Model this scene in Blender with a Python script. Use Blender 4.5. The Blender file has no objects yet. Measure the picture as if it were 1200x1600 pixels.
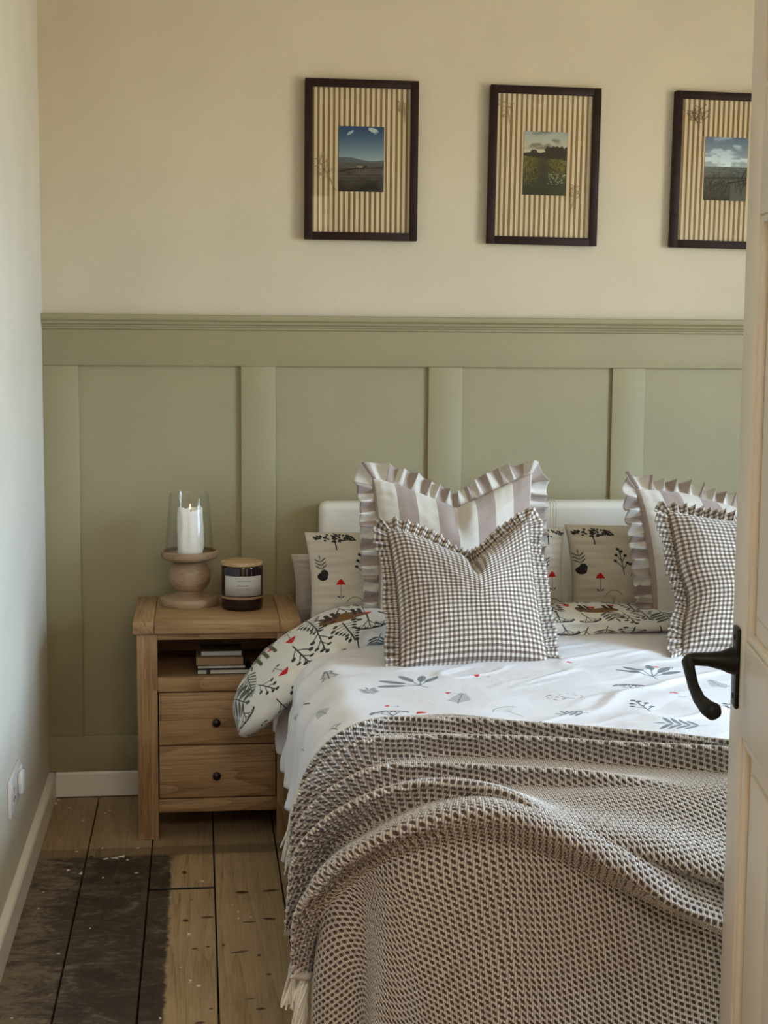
import bpy, bmesh, math, random
import numpy as np
from mathutils import Vector, Matrix
S = bpy.context.scene
COL = S.collection
random.seed(7); np.random.seed(7)

# ------------------------------------------------------------------ camera, world, lights, exposure
cam_d = bpy.data.cameras.new('camera'); cam = bpy.data.objects.new('camera', cam_d); COL.objects.link(cam)
yaw, pitch, roll = .1205, .1167, .0081
fwd = Vector((math.sin(yaw)*math.cos(pitch), math.cos(yaw)*math.cos(pitch), -math.sin(pitch)))
rgt = Vector((math.cos(yaw), -math.sin(yaw), 0)); upv = rgt.cross(fwd)
r_ = rgt*math.cos(roll)+upv*math.sin(roll); u_ = -rgt*math.sin(roll)+upv*math.cos(roll)
M = Matrix((r_, u_, -fwd)).transposed().to_4x4(); M.translation = Vector((.4318, -4.4153, 1.3455))
cam.matrix_world = M
cam_d.sensor_fit = 'VERTICAL'; cam_d.sensor_height = 36; cam_d.lens = 36*2404.13/1600
cam_d.clip_start = .05
S.camera = cam

w = bpy.data.worlds.new('world'); S.world = w; w.use_nodes = True
bg = w.node_tree.nodes['Background']; wt = w.node_tree
_tc = wt.nodes.new('ShaderNodeTexCoord'); _sp = wt.nodes.new('ShaderNodeSeparateXYZ'); wt.links.new(_tc.outputs['Generated'], _sp.inputs[0])
_mr = wt.nodes.new('ShaderNodeMapRange'); _mr.inputs[1].default_value = -.06; _mr.inputs[2].default_value = .10; wt.links.new(_sp.outputs[2], _mr.inputs[0])
_mx = wt.nodes.new('ShaderNodeMix'); _mx.data_type = 'RGBA'; wt.links.new(_mr.outputs[0], _mx.inputs[0])
_mx.inputs[6].default_value = (15.2, 13.3, 10.0, 1)         # ground and houses outside
_mx.inputs[7].default_value = (21, 28, 37, 1)          # overcast sky
wt.links.new(_mx.outputs[2], bg.inputs[0]); bg.inputs[1].default_value = 1.0

def area(name, loc, rot, sx, sy, power, col):
    d = bpy.data.lights.new(name, 'AREA'); d.shape = 'RECTANGLE'; d.size = sx; d.size_y = sy
    d.energy = power; d.color = col
    o = bpy.data.objects.new(name, d); COL.objects.link(o); o.location = loc; o.rotation_euler = rot
    return o
# the window lets the daylight in; the portal only tells the renderer where the opening is
pt_ = area('window_portal', (3.33, -2.2, 1.465), (0, math.radians(90), 0), 1.23, 1.40, 1, (1, 1, 1)); pt_.data.cycles.is_portal = True
# unseen warm fill light, added under the hall ceiling behind the camera
area('hall_fill_light', (.95, -4.5, 2.38), (0, 0, 0), .9, .9, 44, (1, .90, .78))
S.view_settings.view_transform = 'Standard'; S.view_settings.look = 'None'
S.view_settings.gamma = 1; S.view_settings.use_curve_mapping = False
S.view_settings.exposure = 0.0
S.cycles.use_denoising = True
S.cycles.max_bounces = 8; S.cycles.diffuse_bounces = 5

# ------------------------------------------------------------------ helpers
def tag(o, label=None, cat=None, group=None, kind=None):
    if label: o['label'] = label
    if cat: o['category'] = cat
    if group: o['group'] = group
    if kind: o['kind'] = kind
    return o
def empty(name, loc=(0, 0, 0), rot=(0, 0, 0)):
    o = bpy.data.objects.new(name, None); COL.objects.link(o); o.location = loc; o.rotation_euler = rot
    o.empty_display_size = .1
    return o
def smooth(me, ang=35):
    for p in me.polygons: p.use_smooth = True
    try: me.set_sharp_from_angle(angle=math.radians(ang))
    except Exception: pass
def mesh_obj(name, verts, faces, mat, parent=None, uv=None, sm=True, ang=180):
    me = bpy.data.meshes.new(name)
    if isinstance(faces, np.ndarray):
        V_ = np.ascontiguousarray(np.asarray(verts, np.float32)); F_ = np.ascontiguousarray(faces.astype(np.int32)); nf = len(F_)
        me.vertices.add(len(V_)); me.vertices.foreach_set('co', V_.ravel()); me.loops.add(nf*4); me.loops.foreach_set('vertex_index', F_.ravel())
        me.polygons.add(nf); me.polygons.foreach_set('loop_start', np.arange(nf, dtype=np.int32)*4); me.update(calc_edges=True)
    else: me.from_pydata([tuple(map(float, v)) for v in verts], [], [tuple(f) for f in faces])
    if uv is not None:
        l = me.uv_layers.new(name='UVMap'); idx = np.empty(len(me.loops), int); me.loops.foreach_get('vertex_index', idx)
        l.data.foreach_set('uv', np.asarray(uv, float)[idx].ravel())
    me.materials.append(mat)
    if sm:
        me.polygons.foreach_set('use_smooth', np.ones(len(me.polygons), bool))
        if ang < 180: me.set_sharp_from_angle(angle=math.radians(ang))
    o = bpy.data.objects.new(name, me); COL.objects.link(o); o.parent = parent
    return o
def bm_obj(name, bm, mat, parent=None, sm=True, ang=35):
    me = bpy.data.meshes.new(name); bm.normal_update(); bm.to_mesh(me); bm.free(); me.materials.append(mat)
    if sm: smooth(me, ang)
    o = bpy.data.objects.new(name, me); COL.objects.link(o); o.parent = parent
    return o
def add_box(bm, x0, x1, y0, y1, z0, z1, bev=0, seg=2):
    r = bmesh.ops.create_cube(bm, size=1)
    for v in r['verts']:
        v.co = Vector(((x0+x1)/2+v.co.x*(x1-x0), (y0+y1)/2+v.co.y*(y1-y0), (z0+z1)/2+v.co.z*(z1-z0)))
    if bev:
        es = list({e for v in r['verts'] for e in v.link_edges})
        bmesh.ops.bevel(bm, geom=es, offset=bev, segments=seg, profile=.5, affect='EDGES')
def box(name, x0, x1, y0, y1, z0, z1, mat, parent=None, bev=.002, seg=2):
    bm = bmesh.new(); add_box(bm, x0, x1, y0, y1, z0, z1, bev, seg)
    return bm_obj(name, bm, mat, parent)
def lathe(name, prof, mat, parent=None, loc=(0, 0, 0), n=48, ang=40):
    vs, fs = [], []
    for r, z in prof:
        for k in range(n):
            a = 2*math.pi*k/n; vs.append((loc[0]+max(r, 1e-5)*math.cos(a), loc[1]+max(r, 1e-5)*math.sin(a), loc[2]+z))
    for i in range(len(prof)-1):
        for k in range(n):
            k2 = (k+1) % n; fs.append((i*n+k, i*n+k2, (i+1)*n+k2, (i+1)*n+k))
    return mesh_obj(name, vs, fs, mat, parent, ang=ang)
def tube_geo(pts, rad, n=8, cap=True):
    pts = [Vector(p) for p in pts]; vs, fs = [], []
    rad = rad if hasattr(rad, '__len__') else [rad]*len(pts)
    t0 = (pts[1]-pts[0]).normalized(); a = Vector((0, 0, 1)) if abs(t0.z) < .9 else Vector((1, 0, 0))
    nrm = t0.cross(a).normalized()
    for i, p in enumerate(pts):
        t = (pts[min(i+1, len(pts)-1)]-pts[max(i-1, 0)]).normalized()
        nrm = (nrm-t*nrm.dot(t)).normalized(); b = t.cross(nrm)
        for k in range(n):
            q = 2*math.pi*k/n; vs.append(p+(nrm*math.cos(q)+b*math.sin(q))*rad[i])
    for i in range(len(pts)-1):
        for k in range(n):
            k2 = (k+1) % n; fs.append((i*n+k, i*n+k2, (i+1)*n+k2, (i+1)*n+k))
    if cap:
        fs.append(tuple(range(n))[::-1]); fs.append(tuple(range((len(pts)-1)*n, len(pts)*n)))
    return vs, fs
def tubes(name, lst, mat, parent=None, n=6):
    V, F = [], []
    for pts, rad in lst:
        v, f = tube_geo(pts, rad, n); o = len(V); V += v; F += [tuple(i+o for i in q) for q in f]
    return mesh_obj(name, V, F, mat, parent, ang=60)
def hash2(i, j, s):
    n = (i*374761393+j*668265263+s*2147483647) & 0xffffffff
    n = ((n ^ (n >> 13))*1274126177) & 0xffffffff
    return ((n ^ (n >> 16)) & 0xffff)/65535.0
def vn(x, y, s=0):
    x = np.asarray(x, float); y = np.asarray(y, float)
    i = np.floor(x).astype(np.int64); j = np.floor(y).astype(np.int64); fx = x-i; fy = y-j
    fx = fx*fx*fx*(fx*(fx*6-15)+10); fy = fy*fy*fy*(fy*(fy*6-15)+10)
    a = hash2(i, j, s); b = hash2(i+1, j, s); c = hash2(i, j+1, s); d = hash2(i+1, j+1, s)
    return (a+(b-a)*fx)*(1-fy)+(c+(d-c)*fx)*fy-.5
def sstep(a, b, x):
    t = np.clip((x-a)/(b-a), 0, 1); return t*t*(3-2*t)

# ------------------------------------------------------------------ drawn prints (pixels made here, nothing loaded)
class Canvas:
    def __init__(s, wm, hm, ppm, bg, ox=0, oy=0):
        s.W = int(wm*ppm); s.H = int(hm*ppm); s.p = ppm; s.ox = ox; s.oy = oy; s.wm = wm; s.hm = hm
        s.a = np.ones((s.H, s.W, 3), np.float32)*np.array(bg, np.float32)
    def _reg(s, x0, y0, x1, y1):
        i0 = max(0, int((x0-s.ox)*s.p)-2); i1 = min(s.W, int((x1-s.ox)*s.p)+3)
        j0 = max(0, int((y0-s.oy)*s.p)-2); j1 = min(s.H, int((y1-s.oy)*s.p)+3)
        if i1 <= i0 or j1 <= j0: return None
        X, Y = np.meshgrid((np.arange(i0, i1)+.5)/s.p+s.ox, (np.arange(j0, j1)+.5)/s.p+s.oy)
        return i0, i1, j0, j1, X, Y
    def _put(s, R, d, col, al=1):
        i0, i1, j0, j1 = R[:4]; m = (np.clip(.5-d*s.p, 0, 1)*al)[..., None]
        s.a[j0:j1, i0:i1] = s.a[j0:j1, i0:i1]*(1-m)+np.array(col, np.float32)*m
    def line(s, p, q, wd, col, al=1):
        h = wd/2; R = s._reg(min(p[0], q[0])-h, min(p[1], q[1])-h, max(p[0], q[0])+h, max(p[1], q[1])+h)
        if not R: return
        X, Y = R[4:]; dx, dy = q[0]-p[0], q[1]-p[1]; L = dx*dx+dy*dy+1e-12
        t = np.clip(((X-p[0])*dx+(Y-p[1])*dy)/L, 0, 1)
        s._put(R, np.hypot(X-p[0]-t*dx, Y-p[1]-t*dy)-h, col, al)
    def ell(s, cx, cy, rx, ry, ang, col, al=1):
        m = max(rx, ry); R = s._reg(cx-m, cy-m, cx+m, cy+m)
        if not R: return
        X, Y = R[4:]; c, n = math.cos(ang), math.sin(ang)
        x = (X-cx)*c+(Y-cy)*n; y = -(X-cx)*n+(Y-cy)*c
        s._put(R, (np.hypot(x/rx, y/ry)-1)*min(rx, ry), col, al)
    def poly(s, pts, col, al=1):
        xs = [p[0] for p in pts]; ys = [p[1] for p in pts]; R = s._reg(min(xs), min(ys), max(xs), max(ys))
        if not R: return
        X, Y = R[4:]; ins = np.zeros(X.shape, bool); d = np.full(X.shape, 1e9)
        for k in range(len(pts)):
            (ax, ay), (bx, by) = pts[k], pts[(k+1) % len(pts)]
            ins ^= ((ay > Y) != (by > Y)) & (X < (bx-ax)*(Y-ay)/(by-ay+1e-12)+ax)
            L = (bx-ax)**2+(by-ay)**2+1e-12; t = np.clip(((X-ax)*(bx-ax)+(Y-ay)*(by-ay))/L, 0, 1)
            d = np.minimum(d, np.hypot(X-ax-t*(bx-ax), Y-ay-t*(by-ay)))
        s._put(R, np.where(ins, -d, d), col, al)
    def image(s, name):
        im = bpy.data.images.new(name, s.W, s.H); b = np.ones((s.H, s.W, 4), np.float32); b[..., :3] = np.clip(s.a, 0, 1)
        im.pixels.foreach_set(b.ravel()); im.update(); return im
    # motifs: x, y foot; s height; a lean
    def P(s, x, y, a, u, v): return (x+u*math.cos(a)-v*math.sin(a), y+u*math.sin(a)+v*math.cos(a))
    def leafy(s, x, y, h, a, col, n=4, lw=.22, al=.9):
        s.line((x, y), s.P(x, y, a, 0, h*.9), h*.03, col, al)
        for k in range(n):
            t = .2+.7*k/n
            for sg in (-1, 1):
                c = s.P(x, y, a, sg*h*lw*.9, h*(t+.12)); s.ell(c[0], c[1], h*lw, h*lw*.25, a+sg*.6, col, al)
        c = s.P(x, y, a, 0, h); s.ell(c[0], c[1], h*.14, h*.05, a+math.pi/2, col, al)
    def plant(s, x, y, h, a, col, al=.85):
        for g in (-1.15, -.75, -.2, .5, 1.0):
            L = h*(1.05-.15*abs(g)); b = a+g*.95; q = s.P(x, y, b, 0, L*.35); s.line((x, y), q, h*.03, col, al)
            c = s.P(x, y, b, 0, L*.68); s.ell(c[0], c[1], L*.34, L*.1, b+math.pi/2, col, al)
            s.line(q, s.P(x, y, b, 0, L), h*.02, tuple(v*.75 for v in col), al)
        s.line((x, y), s.P(x, y, a+.2, 0, -h*.25), h*.035, col, al)
    def fern(s, x, y, h, a, col, n=9, al=.9, wd=.3):
        s.line((x, y), s.P(x, y, a, 0, h), h*.025, col, al)
        for k in range(n):
            t = .12+.85*k/n; L = h*wd*(1-t*.85)
            for sg in (-1, 1): s.line(s.P(x, y, a, 0, h*t), s.P(x, y, a, sg*L, h*t+L*.7), h*.035, col, al)
    def coral(s, x, y, h, a, col, al=.9, dep=3):
        q = s.P(x, y, a, 0, h*.4); s.line((x, y), q, max(h*.045, .0013), col, al)
        if dep == 0: s.ell(q[0], q[1], h*.18, h*.14, a, col, al); return
        for g in (-.55, 0.05, .6): s.coral(q[0], q[1], h*(.62 if g else .7), a+g, col, al, dep-1)
    def berries(s, x, y, h, a, col, al=.95):
        s.line((x, y), s.P(x, y, a, 0, h), h*.035, col, al)
        for t, g, L in ((.2, -.7, .35), (.3, .7, .4), (.5, -.6, .35), (.6, .6, .3), (.8, -.4, .2), (.95, .3, .15)):
            p = s.P(x, y, a, 0, h*t); q = s.P(p[0], p[1], a+g, 0, h*L); s.line(p, q, h*.03, col, al); s.ell(q[0], q[1], h*.07, h*.06, 0, col, al)
    def shroom(s, x, y, h, a, red, dk, al=1):
        s.line((x, y), s.P(x, y, a, 0, h*.8), h*.035, dk, .6)
        p = [s.P(x, y, a, u*h*.26, h*(.74+v*.30)) for u, v in ((-1, 0), (-.62, .55), (-.15, 1), (.2, 1), (.62, .55), (1, 0))]
        s.poly(p, red, al)
        for g in (-1, 1): c = s.P(x, y, a, g*h*.13, h*.10); s.ell(c[0], c[1], h*.085, h*.035, a+g*.6, dk, .9)
    def umbel(s, x, y, h, a, col, al=.8):
        top = s.P(x, y, a, 0, h*.55); s.line((x, y), top, h*.025, col, al)
        for k in range(9):
            g = -.95+1.9*k/8; q = s.P(top[0], top[1], a+g, 0, h*.4); s.line(top, q, h*.009, col, al*.6)
            for m in (-.15, 0, .15): c = s.P(top[0], top[1], a+g+m, 0, h*.42); s.ell(c[0], c[1], h*.032, h*.018, a, col, al*.55)
    def bush(s, x, y, h, a, col, al=.95, n=16):
        s.line((x, y), s.P(x, y, a, 0, h), h*.04, col, al)
        for k in range(n):
            t = (k+1)/n; sg = -1 if k % 2 else 1; q = s.P(x, y, a, sg*h*.38*(1.05-t*.7)*(.6+.4*((k*7) % 5)/4), h*t)
            s.line(s.P(x, y, a, 0, h*t*.8), q, h*.02, col, al); s.ell(q[0], q[1], h*.07, h*.045, a+sg*.5, col, al)
    def canopy(s, x, y, wd, a, col, al=1, n=46):
        rg = random.Random(int(x*1000)+5); s.line((x, y), s.P(x, y, a, 0, -wd*.3), wd*.03, col)
        for k in range(n):
            u = rg.uniform(-.5, .5); v = rg.uniform(-.12, .1)*(1-abs(u)); q = s.P(x, y, a, u*wd, v*wd)
            s.ell(q[0], q[1], wd*.036, wd*.02, rg.uniform(-.8, .8), col, al)
    def dashes(s, x, y, wd, hh, col, n=40):
        rg = random.Random(int(x*999)+3)
        for k in range(n):
            u = rg.uniform(-1, 1); v = rg.uniform(-1, 1)
            if u*u+v*v > 1: continue
            s.ell(x+u*wd/2, y+v*hh/2, wd*.04, wd*.014, rg.uniform(-.5, .9), col, .9)

DK = (.17, .18, .19); GR = (.36, .38, .38); LG = (.55, .56, .54); RED = (.75, .10, .10); OL = (.33, .34, .22); BR = (.46, .31, .15)
def any_motif(c, x, y, k, h, a, dark=False):
    d = DK if dark else (.30, .33, .36); g = (.3, .32, .3) if dark else (.42, .45, .47)
    k %= 10
    if k == 0: c.plant(x, y, h, a, g)
    elif k == 1: c.fern(x, y, h, a, g)
    elif k == 2: c.coral(x, y, h, a, d)
    elif k == 3: c.shroom(x, y, h*.7, a, RED, d)
    elif k == 4: c.umbel(x, y, h, a, g)
    elif k == 5: c.berries(x, y, h, a, d)
    elif k == 6: c.bush(x, y, h, a, d)
    elif k == 7: c.leafy(x, y, h, a, g)
    elif k == 8: c.dashes(x, y, h, h*.8, d)
    else: c.shroom(x, y, h*.6, a+.3, RED, d)

# ------------------------------------------------------------------ materials
def mat(name, col=(.8, .8, .8), rough=.6, metal=0, spec=.5):
    m = bpy.data.materials.new(name); m.use_nodes = True; b = m.node_tree.nodes['Principled BSDF']
    b.inputs['Base Color'].default_value = (*col, 1); b.inputs['Roughness'].default_value = rough
    b.inputs['Metallic'].default_value = metal; b.inputs['Specular IOR Level'].default_value = spec
    return m
class NB:
    def __init__(s, m): s.t = m.node_tree; s.b = s.t.nodes['Principled BSDF']
    def n(s, typ, **kw):
        o = s.t.nodes.new(typ)
        for k, v in kw.items():
            if k.startswith('_'): o.inputs[k[1:].replace('_', ' ')].default_value = v
            else: setattr(o, k, v)
        return o
    def l(s, a, b): s.t.links.new(a, b)
    def math(s, op, a, b=None, c=None):
        o = s.n('ShaderNodeMath', operation=op)
        for i, v in enumerate((a, b, c)):
            if v is None: continue
            if isinstance(v, (int, float)): o.inputs[i].default_value = v
            else: s.l(v, o.inputs[i])
        return o.outputs[0]
    def mix(s, f, a, b, bt='MIX'):
        o = s.n('ShaderNodeMix', data_type='RGBA', blend_type=bt)
        for i, v in ((0, f), (6, a), (7, b)):
            if isinstance(v, (int, float)): o.inputs[i].default_value = v
            elif isinstance(v, tuple): o.inputs[i].default_value = (*v, 1) if len(v) == 3 else v
            else: s.l(v, o.inputs[i])
        return o.outputs[2]
    def ramp(s, f, stops):
        o = s.n('ShaderNodeValToRGB'); e = o.color_ramp.elements
        while len(e) < len(stops): e.new(.5)
        for el, (p, c) in zip(e, stops): el.position = p; el.color = (*c, 1) if len(c) == 3 else c
        s.l(f, o.inputs[0]); return o.outputs[0]
    def noise(s, vec, scale, detail=4, rough=.5, dist=0):
        o = s.n('ShaderNodeTexNoise'); o.inputs['Scale'].default_value = scale; o.inputs['Detail'].default_value = detail
        o.inputs['Roughness'].default_value = rough; o.inputs['Distortion'].default_value = dist
        if vec is not None: s.l(vec, o.inputs['Vector'])
        return o.outputs['Fac']
    def mapping(s, vec, scale=(1, 1, 1), rot=(0, 0, 0), loc=(0, 0, 0)):
        o = s.n('ShaderNodeMapping'); o.inputs['Scale'].default_value = scale; o.inputs['Rotation'].default_value = rot; o.inputs['Location'].default_value = loc
        s.l(vec, o.inputs[0]); return o.outputs[0]
    def coord(s, k='Object'): return s.n('ShaderNodeTexCoord').outputs[k]
    def world(s): return s.n('ShaderNodeNewGeometry').outputs['Position']
    def bump(s, h, dist=.001, st=1, prev=None):
        o = s.n('ShaderNodeBump'); o.inputs['Distance'].default_value = dist; o.inputs['Strength'].default_value = st
        s.l(h, o.inputs['Height'])
        if prev is not None: s.l(prev, o.inputs['Normal'])
        s.l(o.outputs[0], s.b.inputs['Normal']); return o.outputs[0]
    def base(s, c): s.l(c, s.b.inputs['Base Color'])

def paint(name, col, rough=.6, mott=.05, bumpd=.0006, sc=90):
    m = mat(name, col, rough); n = NB(m); p = n.world()
    f = n.noise(p, 3, 4); d = tuple(c*(1-mott) for c in col); u = tuple(min(1, c*(1+mott)) for c in col)
    n.base(n.ramp(f, [(.3, d), (.7, u)])); n.bump(n.noise(p, sc, 4), bumpd); return m
M_wall = paint('cream_wall_paint', (.60, .525, .395), .75)
M_lwall = paint('off_white_wall_paint', (.66, .62, .54), .75)
M_green = paint('sage_panel_paint', (.315, .272, .155), .55, .05, .0004)
M_wht = paint('white_gloss_paint', (.80, .75, .68), .4, .03, .0003)
M_door = paint('cream_door_paint', (.78, .72, .63), .45, .04, .0008, 40)
M_ceil = paint('ceiling_paint', (.75, .73, .68), .8)

def wood(name, c0, c1, c2, axis='x', sc=1.0, rough=.5, knots=True, world=False):
    """grain runs along axis"""
    m = mat(name, c1, rough); n = NB(m); oi = n.n('ShaderNodeObjectInfo')
    p = n.coord('Object'); sh = n.n('ShaderNodeVectorMath', operation='ADD'); n.l(p, sh.inputs[0])
    rv = n.n('ShaderNodeCombineXYZ'); r = oi.outputs['Random']
    n.l(n.math('MULTIPLY', r, 37.0), rv.inputs[0]); n.l(n.math('MULTIPLY', r, 91.0), rv.inputs[1]); n.l(n.math('MULTIPLY', r, 53.0), rv.inputs[2])
    n.l(rv.outputs[0], sh.inputs[1]); v = sh.outputs[0]
    st = {'x': (.10, 1, 1), 'y': (1.3, .055, 1), 'z': (1, 1, .10)}[axis]
    st2 = {'x': (.03, 1, 1), 'y': (1, .03, 1), 'z': (1, 1, .03)}[axis]
    mp = n.mapping(v, tuple(a*sc for a in st)); mp2 = n.mapping(v, tuple(a*sc for a in st2))
    big = n.noise(mp, 7, 2.5, .45, .35)
    rings = n.math('FRACT', n.math('MULTIPLY', big, 16.0))
    rings = n.math('POWER', rings, 2.0)
    fine = n.noise(mp2, 330, 5, .7)
    g = n.math('SUBTRACT', n.math('MULTIPLY', fine, 1.35), n.math('MULTIPLY', rings, .26))
    tone = n.noise(v, 4, 2)
    g = n.math('ADD', g, n.math('MULTIPLY', n.math('SUBTRACT', tone, .5), .5))
    col = n.ramp(g, [(.18, c0), (.5, c1), (.85, c2)])
    if knots and axis != 'y':
        vo = n.n('ShaderNodeTexVoronoi', feature='F1'); vo.inputs['Scale'].default_value = 3.2
        kst = {'x': (.45, 1, 1), 'y': (1, .45, 1), 'z': (1, 1, .45)}[axis]
        n.l(n.mapping(v, kst), vo.inputs['Vector'])
        k = n.ramp(vo.outputs['Distance'], [(.02, (1, 1, 1)), (.055, (0, 0, 0))])
        col = n.mix(n.math('MULTIPLY', k, .75), col, tuple(c*.35 for c in c0))
    n.base(col); n.bump(g, .0006, .6)
    return m, n, col, v
OAK = ((.13, .066, .027), (.29, .165, .075), (.44, .275, .14))
M_oak_v = wood('oak_upright_grain', *OAK, axis='z', knots=False)[0]
M_oak_h = wood('oak_level_grain', *OAK, axis='x', knots=False)[0]
M_oak_d = wood('oak_depth_grain', *OAK, axis='y', knots=False)[0]
M_turned = wood('pale_turned_wood', (.20, .125, .065), (.31, .205, .12), (.40, .28, .175), axis='x', knots=False)[0]
M_lid = wood('bamboo_lid', (.33, .21, .10), (.42, .27, .13), (.5, .34, .18), axis='x', knots=False)[0]
M_frame = wood('mahogany_frame_wood', (.010, .003, .002), (.016, .005, .004), (.026, .009, .006), axis='z', knots=False, rough=.5)[0]
M_frame.node_tree.nodes['Principled BSDF'].inputs['Specular IOR Level'].default_value = .2

# pine floorboards with the old dark stained margin that was never sanded off
def floor_mat():
    m, n, col, v = wood('pine_floorboards', (.19, .115, .055), (.36, .24, .12), (.45, .315, .175), axis='y', knots=True, rough=.5)
    p = n.world(); sx = n.n('ShaderNodeSeparateXYZ'); n.l(p, sx.inputs[0]); X, Y = sx.outputs[0], sx.outputs[1]
    e1 = n.noise(n.mapping(p, (20, 24, 1)), 1, 9, .85); e2 = n.noise(n.mapping(p, (30, 4, 1)), 1, 4, .6)
    xr = n.math('ADD', X, n.math('MULTIPLY', n.math('SUBTRACT', e1, .5), .05))
    yr = n.math('ADD', Y, n.math('MULTIPLY', n.math('SUBTRACT', e2, .5), .03))
    def st(a, lo, hi):
        o = n.n('ShaderNodeMapRange', interpolation_type='SMOOTHSTEP'); o.inputs[1].default_value = lo; o.inputs[2].default_value = hi; n.l(a, o.inputs[0]); return o.outputs[0]
    mx = n.math('SUBTRACT', 1.0, st(xr, .352, .362)); my = n.math('SUBTRACT', 1.0, st(yr, -.545, -.52))
    stain = n.math('MULTIPLY', mx, my)
    strip = n.math('MULTIPLY', st(yr, -.545, -.53), n.math('SUBTRACT', 1.0, st(yr, -.475, -.465)))
    strip = n.math('MULTIPLY', strip, n.math('SUBTRACT', 1.0, st(xr, .78, .85)))
    worn = n.noise(n.mapping(p, (7, 10, 1)), 1, 8, .78, 1.2)
    worn2 = n.noise(n.mapping(p, (22, 50, 1)), 1, 8, .85, .6)
    left = n.math('SUBTRACT', 1.0, st(X, 0.0, .2))
    gg = n.math('ADD', n.math('ADD', n.math('MULTIPLY', worn, .75), n.math('MULTIPLY', worn2, .65)), n.math('MULTIPLY', left, .13))
    dark = n.ramp(gg, [(.58, (.010, .005, .003)), (.69, (.024, .013, .008)), (.76, (.065, .045, .030)), (.85, (.19, .145, .10))])
    c = n.mix(n.math('MULTIPLY', stain, .97), col, dark)
    c = n.mix(n.math('MULTIPLY', strip, .55), c, (.06, .038, .02))
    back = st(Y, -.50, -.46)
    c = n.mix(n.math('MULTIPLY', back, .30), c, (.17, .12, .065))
    mpc = n.mapping(p, (1/.86, 1/1.7, 1), loc=(.03/.86, 1.68/1.7, 0))
    k1 = n.n('ShaderNodeTexImage', extension='CLIP'); k1.image = FK.image('floor_knots'); n.l(mpc, k1.inputs[0])
    k2 = n.n('ShaderNodeTexImage', extension='CLIP'); k2.image = FW.image('floor_paint_flecks'); n.l(mpc, k2.inputs[0])
    c = n.mix(k1.outputs['Alpha'], c, n.mix(1.0, c, k1.outputs['Color'], 'MULTIPLY'))
    c = n.mix(n.math('MULTIPLY', k2.outputs['Color'], k2.outputs['Alpha']), c, (.80, .76, .68))
    n.base(c)
    return m
KN = [(0.396, -0.989, 0.0073, 0.0117), (0.447, -0.974, 0.0161, 0.0087), (0.529, -0.822, 0.0153, 0.0129), (0.599, -0.816, 0.0216, 0.0095), (0.587, -0.996, 0.0161, 0.0078), (0.54, -1.011, 0.016, 0.0062), (0.514, -1.181, 0.0208, 0.0056), (0.556, -1.203, 0.0048, 0.0087), (0.572, -1.305, 0.0067, 0.0065), (0.549, -1.47, 0.0102, 0.0073), (0.417, -1.154, 0.007, 0.0053), (0.446, -1.146, 0.0056, 0.0053), (0.39, -0.671, 0.0063, 0.0139), (0.48, -1.139, 0.0035, 0.0072), (0.427, -1.521, 0.0099, 0.0071), (0.151, -0.529, 0.0049, 0.0098), (0.244, -0.548, 0.0049, 0.0098), (0.45, -1.46, 0.0051, 0.0041), (0.528, -1.42, 0.0116, 0.003), (0.473, -1.587, 0.0073, 0.0054), (0.41, -0.857, 0.0045, 0.0042)]
WS = [(0.434, -0.734, 0.0063, 0.0089), (0.504, -0.899, 0.0038, 0.0066), (0.517, -0.941, 0.0022, 0.0121), (0.517, -0.985, 0.0044, 0.0051), (0.545, -0.98, 0.0029, 0.0055), (0.402, -1.073, 0.0057, 0.0119), (0.386, -1.25, 0.0035, 0.0067), (0.406, -1.324, 0.0053, 0.0096), (0.426, -1.348, 0.0066, 0.0095), (0.21, -0.545, 0.0147, 0.0117), (0.191, -0.553, 0.0097, 0.0097), (0.229, -0.537, 0.0082, 0.0098), (0.246, -0.563, 0.0049, 0.0073), (0.135, -0.651, 0.0063, 0.0116), (0.099, -0.624, 0.0064, 0.0094), (0.054, -0.775, 0.003, 0.0065), (0.123, -1.152, 0.0048, 0.007), (0.191, -0.688, 0.0039, 0.0068), (0.271, -0.664, 0.0063, 0.0065), (0.022, -0.067, 0.0054, 0.0153), (0.026, -0.031, 0.0046, 0.0124), (0.065, -0.113, 0.0045, 0.0072), (0.167, -0.169, 0.0044, 0.007), (0.11, -0.232, 0.0052, 0.0068), (0.178, -0.147, 0.0054, 0.0059), (0.176, -0.467, 0.0041, 0.0076), (0.112, -0.486, 0.0049, 0.007), (0.267, -0.476, 0.0066, 0.0066), (0.054, -0.883, 0.0033, 0.0057), (0.062, -1.461, 0.0031, 0.0058), (0.35, -1.491, 0.0031, 0.0057), (0.181, -1.013, 0.0026, 0.005)]
FK = Canvas(.86, 1.7, 900, (1, 1, 1), -.03, -1.68); FW = Canvas(.86, 1.7, 900, (0, 0, 0), -.03, -1.68)
rg = random.Random(9)
for x, y, rx, ry in KN:
    FK.ell(x, y, rx, max(ry*.8, rx*.25), rg.uniform(-.2, .3), (.45, .34, .26), .7); FK.ell(x, y, rx*.6, max(ry*.4, rx*.15), 0, (.22, .15, .11), .75)
FK.line((.309, -.783), (.461, -.783), .013, (.10, .07, .06), 1)
for x, y, rx, ry in WS:
    for q in range(5): FW.ell(x+rg.uniform(-.6, .6)*rx, y+rg.uniform(-.6, .6)*ry, rx*rg.uniform(.35, .7), max(.0025, ry*rg.uniform(.25, .55)), rg.uniform(-1, 1), (1, 1, 1), rg.uniform(.5, 1))
for q in range(55):                                  # fine scratches and paint dust in the old dark stain
    x, y = rg.uniform(.0, .35), rg.uniform(-1.6, -.55); a = rg.uniform(-1.2, 1.2); L = rg.uniform(.004, .022)
    FW.line((x, y), (x+L*math.cos(a), y+L*math.sin(a)), .0011, (1, 1, 1), rg.uniform(.1, .45))
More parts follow.
